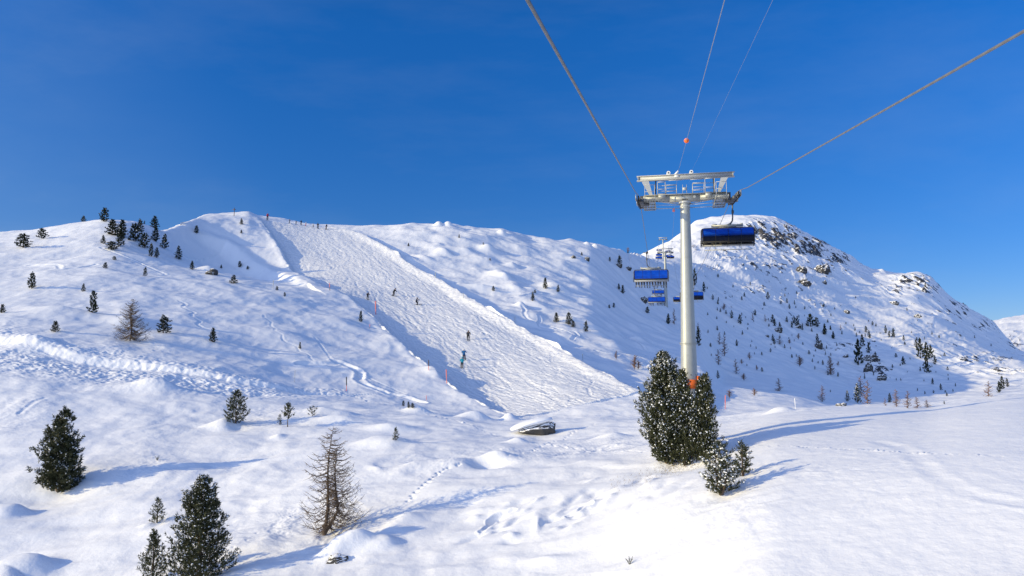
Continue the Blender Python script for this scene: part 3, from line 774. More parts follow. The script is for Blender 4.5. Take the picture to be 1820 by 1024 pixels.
def larch_meshes(seed, nb, twigs, R=.30, r0=.016, tw=.0035, stems=1, bushy_=False, sides=3):
    rs = random.Random(seed); rs.rand = rs.random; tr = MB(); br = MB()
    for sidx in range(stems):
        ox, oy = (0, 0) if sidx == 0 else (rs.uniform(-.10, .10), rs.uniform(-.05, .05)); H = 1 if sidx == 0 else rs.uniform(.7, .95)
        lx, ly = rs.uniform(-.04, .10), rs.uniform(-.03, .03)
        cen = lambda t: Vector((ox * min(1, t * 4) + lx * t + .012 * math.sin(7 * t), oy * min(1, t * 4) + ly * t, t * H))
        pts = [Vector((0, 0, -.08))] + [cen(t) for t in np.linspace(0, 1, 9)]
        tr.tube(pts, [r0 * 1.25] + [r0 * (1.05 - t) for t in np.linspace(0, 1, 9)], 6)
        for k in range(nb):
            t = .07 + .91 * (k + rs.rand()) / nb
            ph = float(rs.rand()) * 2 * PI
            L = R * ((1 - t) ** .58 * .95 + .05) * rs.uniform(.55, 1.15)
            if t < .2: L *= .75 + t
            d = Vector((math.cos(ph), math.sin(ph), 0)); e = Vector((-d.y, d.x, 0)); o_ = cen(t)
            droop = (.32 * (1 - t)) if not bushy_ else -.5
            path = [o_ + d * L * f + Vector((0, 0, L * (-droop * math.sin(f * PI * .8) + (.38 if f > .6 else 0) * (f - .6) * 2))) + e * L * .06 * math.sin(f * 5 + k) for f in (0, .25, .5, .75, 1)]
            br.tube(path, [tw * 1.5, tw * 1.3, tw * 1.05, tw * .8, tw * .35], sides, False)
            for j in range(int(twigs * (.4 + .6 * L / R))):
                f = rs.uniform(.2, 1); i0 = min(3, int(f * 4)); p = path[i0].lerp(path[i0 + 1], f * 4 - i0)
                q_ = p + (d * rs.uniform(-.05, .5) + e * rs.choice((-1, 1)) * rs.uniform(.3, .9) + Vector((0, 0, rs.uniform(-.55, .5)))) * L * rs.uniform(.16, .38)
                m_ = p.lerp(q_, .5) + Vector((0, 0, -.03 * L))
                br.tube([p, m_, q_], [tw * .7, tw * .55, tw * .25], sides, False)
    return tr, br

def larch_proto(key, mat, **kw):
    tr, br = larch_meshes(**kw); PROTO[key] = (tr.mesh('trunk', M_BARK, True), br.mesh('branches', mat))
larch_proto('larch_near', M_LARCH, seed=5, nb=105, twigs=16, R=.31, r0=.014, tw=.0026, stems=2)
larch_proto('larch_pair', M_LARCH, seed=9, nb=85, twigs=14, R=.42, r0=.012, tw=.0042, stems=2)
for i in range(3): larch_proto(f'larch{i}', M_LARCH_FAR, seed=70 + i, nb=46, twigs=6, R=.30, r0=.016, tw=.0105, stems=1)
for i in range(2): larch_proto(f'shrub{i}', M_LARCH_FAR, seed=80 + i, nb=18, twigs=5, R=.55, r0=.016, tw=.013, stems=3, bushy_=True)

def plant_larch(key, loc, H, W, rz, label, cat='larch tree', group=None, name='larch_tree'):
    t, b_ = PROTO[key]
    r = thing(name, label, cat, loc, rz, group, (W, W, H)); link('trunk', t, r); link('branches', b_, r)
    return r

def depth_of(p): return p.y * CP + p.z * SP
def size_at(p, px): return px / F * depth_of(p)
rnd = random.Random(5)

# ---- foreground pines, each its own crown
NEAR = [ # key, px base, py base, height px, width px, rz, label, kwargs
 ('a', 104, 872, 145, 92, 0, 'large dark stone pine with forked top at the far left of the foreground', dict(seed=101, nb=150, per=26, blades=12, prof=ovoid, R=.34, shoot=.036, width=.26, snow=.6, snow_size=.32, rise=.34, heads=3, lean=(.03, 0))),
 ('b', 352, 1056, 182, 122, 1, 'tall snow flecked stone pine cut by the bottom edge of the photo', dict(seed=102, nb=170, per=26, blades=12, prof=conv, R=.36, shoot=.032, width=.25, snow=.85, snow_size=.32, rise=.5)),
 ('c', 270, 1046, 88, 58, 2, 'smaller snowy stone pine at the bottom edge, left of a taller one', dict(seed=103, nb=64, per=12, blades=12, prof=cone, R=.34, shoot=.055, width=.2, snow=.55, snow_size=.38, rise=.5)),
 ('d', 279, 929, 43, 33, 3, 'little snowy pine sapling alone on the smooth slope, casting a short blue shadow', dict(seed=104, nb=30, per=8, blades=10, prof=cone, R=.36, shoot=.085, width=.25, snow=.5, snow_size=.36, rise=.45)),
 ('e', 1186, 822, 194, 100, 4, 'tallest snow speckled stone pine growing at the foot of the near lift tower', dict(seed=105, nb=230, per=30, blades=12, prof=vase, R=.30, shoot=.029, width=.25, snow=1.0, snow_size=.29, rise=.45, lean=(-.03, 0), heads=1)),
 ('n', 1218, 826, 166, 50, 9, 'slender snowy pine spire standing right before the tower pole', dict(seed=115, nb=150, per=22, blades=12, prof=vase, R=.24, shoot=.032, width=.25, snow=.6, snow_size=.33, rise=.5, heads=1)),
 ('f', 1250, 818, 150, 66, 5, 'dark pine leaning right in front of the near tower pole, next to the orange pad', dict(seed=106, nb=200, per=28, blades=12, prof=conv, R=.34, shoot=.034, width=.25, snow=.5, snow_size=.33, rise=.45, heads=1, lean=(.07, 0))),
 ('g', 1282, 879, 92, 88, 6, 'low bushy snow covered pine on the hump below the near tower', dict(seed=107, nb=62, per=13, blades=13, prof=bushy, R=.42, shoot=.060, width=.18, snow=1.3, snow_size=.35, rise=.55, heads=3)),
 ('h', 1320, 846, 60, 48, 7, 'small two pronged pine just right of the low bushy pine on the hump', dict(seed=108, nb=34, per=9, blades=12, prof=cone, R=.36, shoot=.085, width=.2, snow=.4, snow_size=.34, rise=.55, heads=2)),
 ('i', 419, 752, 57, 42, 8, 'round dark pine standing on a snow mound in the left middle ground', dict(seed=109, nb=54, per=11, blades=11, prof=ovoid, R=.38, shoot=.062, width=.28, snow=.3, snow_size=.36, rise=.4)),
 ('j', 511, 759, 42, 19, 9, 'thin pine on a bare stem below the cut road bank', dict(seed=110, nb=22, per=8, blades=10, prof=lambda t: .2 if t < .4 else ovoid((t - .4) / .6), R=.30, shoot=.085, width=.3, snow=.3, snow_size=.34, rise=.3, base=.38)),
 ('k', 497, 755, 17, 11, 10, 'tiny snowy pine left of the thin bare stemmed pine', dict(seed=111, nb=14, per=6, blades=9, prof=cone, R=.38, shoot=.13, width=.3, snow=.5, snow_size=.35, rise=.4)),
 ('l', 555, 740, 17, 18, 11, 'tiny pine tuft in snow right of the thin bare stemmed pine', dict(seed=112, nb=14, per=6, blades=9, prof=bushy, R=.5, shoot=.14, width=.3, snow=.4, snow_size=.35, rise=.6)),
 ('m', 703, 783, 22, 13, 12, 'small pointed pine beside a snow mound above the bare larch', dict(seed=113, nb=26, per=7, blades=9, prof=cone, R=.36, shoot=.10, width=.3, snow=.4, snow_size=.34, rise=.3)),
]
for k, px, py, hp, wp, rz, lab, kw in NEAR:
    pine_proto('near_' + k, M_NEEDLE, **kw)
    p = hit(px, min(py, 1020)) if py <= 1020 else None
    if p is None:                            # base below the picture
        a, te = azte(px, py); c = column(a); d = D[c]; kk = np.nonzero(Z[c] - te * d >= 0)[0]; kk = kk[kk > 8][0]
        p = Vector((math.sin(a) * d[kk], math.cos(a) * d[kk], Z[c][kk]))
    H = size_at(p, hp); W = size_at(p, wp) / (2 * kw['R'] * .98)
    plant_pine('near_' + k, p - Vector((0, 0, .03 * H)), H, W, rz * 1.3, lab)
FOOT_TREE = hit(1215, 826)

# ---- bare larches
def put_larch(key, px, py, hp, wp, rz, lab, name='larch_tree', cat='larch tree', group=None, R=.31):
    hp *= 1.12 if 'near' not in key and 'pair' not in key else 1
    p = hit(px, py); H = size_at(p, hp); W = size_at(p, wp * 1.15) / (2 * R)
    return plant_larch(key, p, H, W, rz, lab, cat, group, name)
put_larch('larch_near', 576, 951, 190, 122, .4, 'tall bare larch with fine tan twigs in the left foreground')
put_larch('larch_pair', 231, 606, 76, 62, .9, 'bare reddish brown larch with two stems on the left slope above the cut bank', R=.42)

# ---- pines on the ski hill: photograph column, base row, height, width
KNOLL = [(41,440,23,29),(74,424,17,20),(148,394,10,11),(185,394,23,18),(275,391,20,19),(257,389,6,3),(199,418,26,28),(216,421,28,25),(213,438,32,20),(240,429,30,24),(248,411,20,15),(183,433,14,11),(198,444,14,22),(256,441,25,20),(276,429,24,19),(292,442,24,17),(268,456,22,10),(278,458,17,10),(317,461,22,16),(341,479,14,10),(349,415,13,9)]
SLOPE_L = [(187,477,10,11),(203,462,6,8),(258,491,15,8),(393,477,6,5),(426,475,10,8),(440,479,6,6),(415,504,14,17),(56,513,27,16),(148,518,13,9),(165,556,36,22),(4,556,14,13),(98,590,18,18),(290,592,29,28),(378,608,23,17),(429,399,10,8),(429,415,6,5),(492,516,7,6),(506,527,7,5),(641,572,18,9),(533,620,11,6)]
HILL_R = [(726,438,6,5),(816,423,6,4),(859,435,4,3),(877,517,8,7),(969,513,18,11),(992,519,12,8),(947,535,15,9),(951,521,6,5),(989,573,16,13),(1011,577,20,14),(1019,582,11,11),(1042,590,18,10),(1101,470,15,10),(1084,465,8,5),(1100,515,10,7),(1107,522,14,9),(1116,450,4,4),(1091,547,8,7),(1083,548,6,6),(1151,557,11,9),(1188,576,17,10),(1034,454,6,5),(871,463,4,4)]
ROADSIDE = [(717,722,9,6),(726,725,10,6),(733,725,8,8)]
ordn = ['first','second','third','fourth','fifth','sixth','seventh','eighth','ninth','tenth','eleventh','twelfth','thirteenth','fourteenth','fifteenth','sixteenth','seventeenth','eighteenth','nineteenth','twentieth','twenty first','twenty second','twenty third','twenty fourth','twenty fifth','twenty sixth','twenty seventh','twenty eighth','twenty ninth','thirtieth',
        'thirty first','thirty second','thirty third','thirty fourth','thirty fifth','thirty sixth','thirty seventh','thirty eighth','thirty ninth','fortieth']
def ordinal(i, n):
    return 'leftmost' if i == 0 else ('rightmost' if i == n - 1 else ordn[i] + ' from left')
def plant_list(lst, where, group, keys, small=14, parts=True, what=('small', 'large'), noun='pine'):
    L = sorted(lst)
    for i, (px, py, hp, wp) in enumerate(L):
        p = hit(px, py); H = size_at(p, hp) * 1.05; W = size_at(p, wp) / (2 * .32 * 1.1)
        k = rnd.choice(keys)
        plant_pine(k, p - Vector((0, 0, .02 * H)), H, W, rnd.uniform(0, 6.28), f"{what[0] if hp < small else what[1]} dark {noun}, {ordinal(i, len(L))} {where}", 'pine tree', group, parts=parts)
MID = ['mid0', 'mid1', 'mid2', 'mid4']
plant_list(KNOLL, 'clustered on the left knoll', 'pines clustered on the left knoll', MID, 18)
plant_list(SLOPE_L, 'scattered on the slope left of the piste', 'pines scattered left of the piste', ['mid1', 'mid0', 'mid3', 'mid4'], 14)
plant_list(HILL_R, 'on the open hillside right of the piste', 'pines on the open hillside right of the piste', ['mid1', 'mid3', 'mid0'], 12)
plant_list(ROADSIDE, 'poking through snow by the foot of the piste', 'pine tufts by the foot of the piste', ['mid2', 'mid4'])

A_ = lambda X_, Y_, h, w=None: (1180 + X_ / 5.056, 540 + Y_ / 5.056, h / 5.056, (w or h * .55) / 5.056)
B_ = lambda X_, Y_, h, w=None: (1460 + X_ / 3.414, 440 + Y_ / 3.414, h / 3.414, (w or h * .55) / 3.414)
FAR1 = [A_(610,130,65),A_(685,180,75),A_(655,380,52),A_(780,388,22),A_(820,105,50),A_(978,170,65),A_(997,200,60),A_(1042,235,62),A_(1105,165,46),A_(1170,175,62),A_(1150,215,52),A_(1200,205,85),A_(1320,205,105,90),A_(1372,205,75,60),A_(1445,275,85,40),A_(1497,235,36),A_(1523,315,56),A_(1380,350,72),A_(1085,400,32),A_(980,335,56),A_(993,365,48),A_(1335,525,30),A_(1428,550,42),A_(1600,275,30),A_(1565,655,36),A_(480,60,25),A_(475,140,26),A_(480,240,38),A_(1190,475,22),A_(1213,125,25),A_(1245,205,28),A_(310,375,150,55)]
FAR1 += [(1235,507,27,9),(1251,519,16,8),(1267,533,9,5),(1276,541,7,5),(1399,539,8,5),(1388,540,6,5),(1403,549,8,5),(1365,530,10,7),(1276,493,6,5)]
FAR2 = [B_(225,710,140,60),B_(250,600,66,34),B_(288,640,58,34),B_(270,515,35,26),B_(390,520,42),B_(437,545,50),B_(412,545,34),B_(500,565,30),B_(575,610,45),B_(600,670,110,50),B_(640,680,95,50),B_(665,670,72),B_(640,760,95,50),B_(690,710,50),B_(497,710,45,30),B_(675,830,35),B_(725,865,35),B_(770,805,15),B_(20,530,58),B_(72,555,42),B_(55,500,22),B_(415,940,50),B_(290,550,42),B_(600,750,24),B_(583,870,16),B_(628,890,18),B_(745,950,18),B_(1030,600,16),B_(930,550,16)]
FAR3 = [B_(1098,860,70),B_(1080,880,60),B_(1128,845,45)]
plant_list(FAR1, 'on the shaded slope between tower and peak', 'pines on the shaded slope under the peak', ['far0', 'far1', 'far2', 'far3'], 10)
plant_list(FAR2, 'on the lower right flank of the mountain', 'pines on the lower right flank', ['far0', 'far1', 'far3'], 12)
plant_list(FAR3, 'by snowy rocks at the right edge', 'pines at the right edge', ['far0', 'far1'])
SNOWY = [(A_(485,675,70), 'snow dusted little pine on the shaded slope right of the tower'), (B_(158,935,62), 'short snow dusted pine behind the hump crest, left of a taller one'), (B_(220,945,112,60), 'tall snow dusted pine behind the hump crest beside pinkish larches'), (A_(40,180,80), 'snowy pine at the foot of the distant lift tower')]
pine_proto('snowy', M_NEEDLE_FAR, seed=61, nb=30, per=8, blades=8, prof=cone, shoot=.08, width=.45, snow=.7, snow_size=.42)
for (px, py, hp, wp), lab in SNOWY:
    p = hit(px, py); plant_pine('snowy', p, size_at(p, hp), size_at(p, wp) / .7, rnd.uniform(0, 6), lab)

# larches and shrubs on the far flank
FL = [A_(495,365,100),A_(545,470,175,85),A_(490,550,128,70),A_(650,630,122,75),A_(800,150,62),A_(910,160,62),A_(1040,365,66,80),A_(1500,640,142,85),A_(1040,785,105,85),A_(1425,880,135,85),A_(1590,240,50),A_(95,185,130,55),A_(310,300,120,50)]
L = sorted(FL)
for i, (px, py, hp, wp) in enumerate(L):
    put_larch(f'larch{i % 3}', px, py, hp, wp, rnd.uniform(0, 6), f'bare pinkish larch, {ordinal(i, len(L))} on the shaded slope right of the tower', group='bare larches on the shaded slope', R=.30)
FL2 = [B_(60,770,100,60),B_(240,900,110,70),B_(280,950,130,75),B_(455,965,95,60),B_(525,975,95,60),B_(585,975,62,50),B_(640,970,42,50),B_(1015,905,85,65),B_(385,960,45)]
L = sorted(FL2)
for i, (px, py, hp, wp) in enumerate(L):
    put_larch(f'larch{i % 3}', px, py, hp, wp, rnd.uniform(0, 6), f'bare pinkish larch, {ordinal(i, len(L))} in the row behind the hump crest', group='bare larches behind the hump crest', R=.30)
SH = [A_(770,505,62,55),A_(1220,565,92,100),A_(810,830,65,75),A_(1210,320,50,60),A_(1130,360,40,45),A_(835,600,45,45),A_(700,545,45,45),A_(720,690,60,70),A_(590,850,70,85),A_(540,60,60,55),A_(1565,560,40,40),(1128,657,23,22),(1134,657,15,16),(1095,640,15,10),(1116,449,10,9)]
L = sorted(SH)
for i, (px, py, hp, wp) in enumerate(L):
    put_larch(f'shrub{i % 2}', px, py, hp, wp, rnd.uniform(0, 6), f'leafless brown shrub, {ordinal(i, len(L))} in the gully beyond the piste', 'shrub', 'shrub', 'leafless shrubs in the gully', R=.55)

# many small pines nobody could tell apart on the shaded flank
rs_ = random.Random(21); n_ = 0
taken = [(a, b) for a, b, *_ in FAR1 + FAR2]
while n_ < 120:
    px = rs_.uniform(1255, 1700); py = rs_.uniform(495, 705)
    lo = 1 - abs((py - (545 + (px - 1250) * .28)) / 75)
    if rs_.random() > max(.04, lo): continue
    if any(abs(px - a) < 5 and abs(py - b) < 6 for a, b in taken): continue
    p = hit(px, py)
    if p.y < 195: continue
    hp = rs_.choice((3, 4, 4, 5, 6, 7)); H = size_at(p, hp); W = H * rs_.uniform(.6, 1.1)
    plant_pine(f'far{rs_.randrange(4)}', p, H, W, rs_.uniform(0, 6), 'very small dark pine dotted on the blue shaded flank of the mountain', 'pine tree', 'very small pines on the shaded flank', parts=False)
    taken.append((px, py)); n_ += 1

# ------------------------------------------------------------------ boulders
def boulder(px, py, wp, hp, lab, seed, depth=.8, sub=4, group=None, sink=.25, cap=False, rz=0.0, name='boulder', cat='boulder'):
    p = hit(px, py); w_ = size_at(p, wp) / 2; h_ = size_at(p, hp)
    bm = bmesh.new(); bmesh.ops.create_icosphere(bm, subdivisions=sub, radius=1)
    V = np.array([v.co[:] for v in bm.verts]); Fc = np.array([[v.index for v in f.verts] for f in bm.faces]); bm.free()
    n = fbm(V[:, 0] * 1.3 + seed, V[:, 1] * 1.3 + V[:, 2] * .9, 4, seed, .6)
    V = V * (1 + .30 * n)[:, None]
    V[:, 2] += .28 * V[:, 0]
    V = np.round(V * 3.2) / 3.2 * .35 + V * .65
    V *= np.array([w_, w_ * depth, h_ / 1.5])
    if cap:
        r = thing(name, lab, cat, p, rz, group)
        bm = bmesh.new(); bmesh.ops.create_icosphere(bm, subdivisions=4, radius=1)
        B = np.array([v.co[:] for v in bm.verts]); Bf = np.array([[v.index for v in f.verts] for f in bm.faces]); bm.free()
        n = fbm(B[:, 0] * 1.1 + seed, B[:, 1] * 1.1 + B[:, 2] * 1.3, 4, seed, .6)
        fl = np.sign(B) * np.abs(B) ** .72                    # blocky
        Rk = fl * (1 + .13 * n)[:, None] * np.array([w_ * .86, w_ * depth * .8, h_ * .52])
        Rk[:, 2] *= np.clip(.62 + .5 * (Rk[:, 0] / w_ + .15), .35, 1.15)
        o = link('rock', raw_mesh('rock', Rk, [Bf], [M_ROCK]), r); o.location = (w_ * .16, w_ * .3, h_ * .22)
        S = np.sign(B) * np.abs(B) ** .8 * (1 + .05 * n)[:, None]
        S = S * np.array([w_ * .98, w_ * depth * .95, h_ * .17]); S[:, 2] += .30 * h_ * S[:, 0] / w_ - .10 * h_ * (S[:, 0] / w_) ** 2
        o = link('snow_cap', raw_mesh('snow_cap', S, [Bf], [M_CAP], True), r); o.location = (-w_ * .08, w_ * .3, h_ * .62)
        return r
    o = link(name, raw_mesh(name, V, [Fc], [M_ROCK])); o.location = p - Vector((0, -w_ * .4, h_ * sink - h_ * .35)); o.rotation_euler = (0, 0, rz)
    return tag(o, lab, cat, group)
boulder(948, 772, 78, 32, 'large dark boulder under a sloping slab of snow below the piste', 3, .7, cap=True)
boulder(595, 1000, 44, 20, 'flat dark rock showing under a snow mound near the bottom edge', 5, .6, sink=.45)
boulder(374, 488, 22, 13, 'dark rock under a snow hood on the left slope', 7, .7)
boulder(1466, 505, 9, 8, 'small snow topped rock high on the mountain flank', 9)
boulder(1430, 508, 22, 16, 'hut shaped pale rock with a flat snow top on the mountain flank', 11, .7)
boulder(1425, 484, 20, 14, 'blocky rock just above the hut shaped rock on the mountain', 13)
boulder(1462, 484, 26, 18, 'broad dark rock face to the right of the hut shaped rock', 15)
boulder(1383, 590, 18, 10, 'low dark rock on the shaded slope above the larches', 17)
boulder(1419, 583, 13, 9, 'rock at the foot of a dark pine pair on the shaded slope', 19)
boulder(1455, 620, 15, 17, 'steep dark crag beneath a pine on the shaded slope', 21, .6)
boulder(1504, 635, 10, 7, 'small flat rock low on the shaded slope', 23)
boulder(1364, 599, 7, 5, 'very small dark rock left of the low dark rock on the shaded slope', 25)
boulder(1550, 640, 30, 13, 'wide overhanging crag on the lower right flank', 27, .6)
boulder(1545, 660, 16, 18, 'dark crag block below the wide overhanging crag', 29, .6)
boulder(1568, 675, 16, 12, 'lowest dark crag block on the lower right flank', 31, .7)
boulder(1043, 463, 11, 9, 'dark rock with snow top on the upper right hillside', 33)
boulder(1019, 459, 9, 7, 'smaller rock to the left of another on the upper right hillside', 35)
boulder(1099, 474, 12, 8, 'rock at the foot of a single pine near the hill skyline', 37)
boulder(1116, 479, 12, 7, 'long low rock below the skyline pine', 39)
boulder(1144, 537, 12, 12, 'dark rock with a snow hood under the distant blue chairs', 41)
boulder(1590, 462 + 79, 16, 8, 'snow topped rock alone on the sunlit flank', 43)
boulder(1505, 557, 12, 8, 'isolated rock with its shadow on the sunlit snow tongue', 45)
boulder(1497, 722, 20, 7, 'low dark rock ledge by a larch behind the hump', 47, .5)
boulder(1632, 565, 13, 9, 'rock on the sunlit flank under the right summit knoll', 49)
# ------------------------------------------------------------------ the chairlift
VX, VY = 1174.0, 421.0
LA, LTE = azte(VX, VY)                       # direction of the line and its slope near the camera
U_ = Vector((math.sin(LA), math.cos(LA), 0)); R_ = Vector((math.cos(LA), -math.sin(LA), 0))
P1 = at(1217, 350, 49.0)
S1 = P1.dot(U_); RC = P1.dot(R_); ZR = P1.z
HL, HR = 3.03, 3.27
SX = [-40, 0, S1 - 8, S1, S1 + 6, 80, 118, 157, 195, 231, 268, 303, 311, 400, 480, 548, 556, 640, 760]
SZ = [ZR - LTE * (S1 + 40), ZR - LTE * S1, ZR - LTE * 8, ZR, ZR + .35, 12.0, 13.4, 16.2, 19.6, 25.0, 33.5, 45.2, 47.4, 60, 75, 92, 94, 106, 122]
rope_z = lambda s: float(pchip(SX, SZ, np.array([s]))[0])
def line_pt(s, r, z): return U_ * s + R_ * r + Vector((0, 0, z))

def rope(name, r, rad, label, cat, mat, group=None, s0=-30, s1=755, step=2.0, zf=rope_z, lead=0, n=8, uvn=1.0):
    ss = [s0]
    while ss[-1] < s1: ss.append(ss[-1] + (.5 if -6 < ss[-1] < 58 and n > 6 else (step if ss[-1] < 120 else 8)))
    pts = [line_pt(s, r, zf(s)) for s in ss]
    mb = MB(); mb.tube(pts, rad, n, False)
    me = mb.mesh(name, mat, True)
    uv = me.uv_layers.new(name='uv'); vi = np.zeros(len(me.loops), np.int32); me.loops.foreach_get('vertex_index', vi)
    ring = vi // n; side = (vi % n) / n
    sv = np.array(ss)[ring]
    # the last face of each ring wraps round
    lp = side.reshape(-1, 4); wrap = (lp.max(1) - lp.min(1)) > .5; lp[wrap] = np.where(lp[wrap] < .5, lp[wrap] + 1, lp[wrap])
    uv.data.foreach_set('uv', np.stack([sv * 1.3, lp.ravel() * .62], 1).astype(np.float32).ravel())
    return tag(link(name, me), label, cat, group)
rope('haul_rope', RC - HL, .024, 'thick twisted steel haul rope running overhead to the left side of the tower', 'lift rope', M_ROPE)
rope('haul_rope', RC + HR, .024, 'thick steel haul rope from the right side of the tower to the upper right corner', 'lift rope', M_ROPE)
# two communication cables above the tower
CA_ = at(1205, 306, 49); ZC = CA_.z - LTE * S1
def cable_z(h): return lambda s: ZC + h + LTE * s if s < S1 else ZC + h + LTE * S1 + (rope_z(s) - ZR)
rope('signal_cable', CA_.dot(R_), .009, 'thin pale cable rising from the tower top, carrying an orange marker ball', 'cable', M_CABLE, None, -30, 300, 4, cable_z(0), 0, 6)
CB_ = at(1229, 306, 49)
rope('signal_cable', CB_.dot(R_), .0032, 'hair thin cable, fainter and right of the one with the marker ball', 'cable', M_CABLE, None, -30, 300, 4, cable_z(.02), 0, 6)
pb = at(1221, 251, 32.7); sb = pb.dot(U_)
t = thing('marker_ball', 'orange and white marker ball clamped on the thin cable above the tower', 'marker ball', line_pt(sb, CA_.dot(R_), cable_z(0)(sb) - .0), -LA)
bm = bmesh.new(); bmesh.ops.create_uvsphere(bm, u_segments=20, v_segments=14, radius=.115)
me = bpy.data.meshes.new('ball'); 
for f in bm.faces: f.material_index = 1 if f.calc_center_median().z > .03 else 0; f.smooth = True
bm.to_mesh(me); bm.free(); me.materials.append(M_ORANGE); me.materials.append(M_PINK); link('ball', me, t)
MB().cyl((0, -.14, 0), (0, .14, 0), .02, n=8).build('clamp', M_DARK, t)

def frame(mb, x0, x1, z0, z1, y, rails=(), w=.035):
    mb.bar((x0, y, z0), (x0, y, z1), w); mb.bar((x1, y, z0), (x1, y, z1), w); mb.bar((x0, y, z1), (x1, y, z1), w)
    for f in rails: mb.bar((x0, y, z0 + (z1 - z0) * f), (x1, y, z0 + (z1 - z0) * f), w * .8)

def sheave_mesh():
    a = MB(); n = 18
    prof = [(-.05, .0), (-.05, .21), (-.032, .23), (-.012, .195), (.012, .195), (.032, .23), (.05, .21), (.05, 0)]
    V, Fq, mi = [], [], []
    for i in range(n):
        c_, s_ = math.cos(2 * PI * i / n), math.sin(2 * PI * i / n)
        V += [(x, r * c_, r * s_) for x, r in prof]
    m = len(prof)
    for i in range(n):
        for j in range(m - 1):
            Fq.append((i * m + j, i * m + j + 1, ((i + 1) % n) * m + j + 1, ((i + 1) % n) * m + j)); mi.append(1 if j in (0, 6) else 0)
    return raw_mesh('sheave', V, [Fq], [M_RUBBER, M_STEEL], True, mi)
SHEAVE = sheave_mesh()

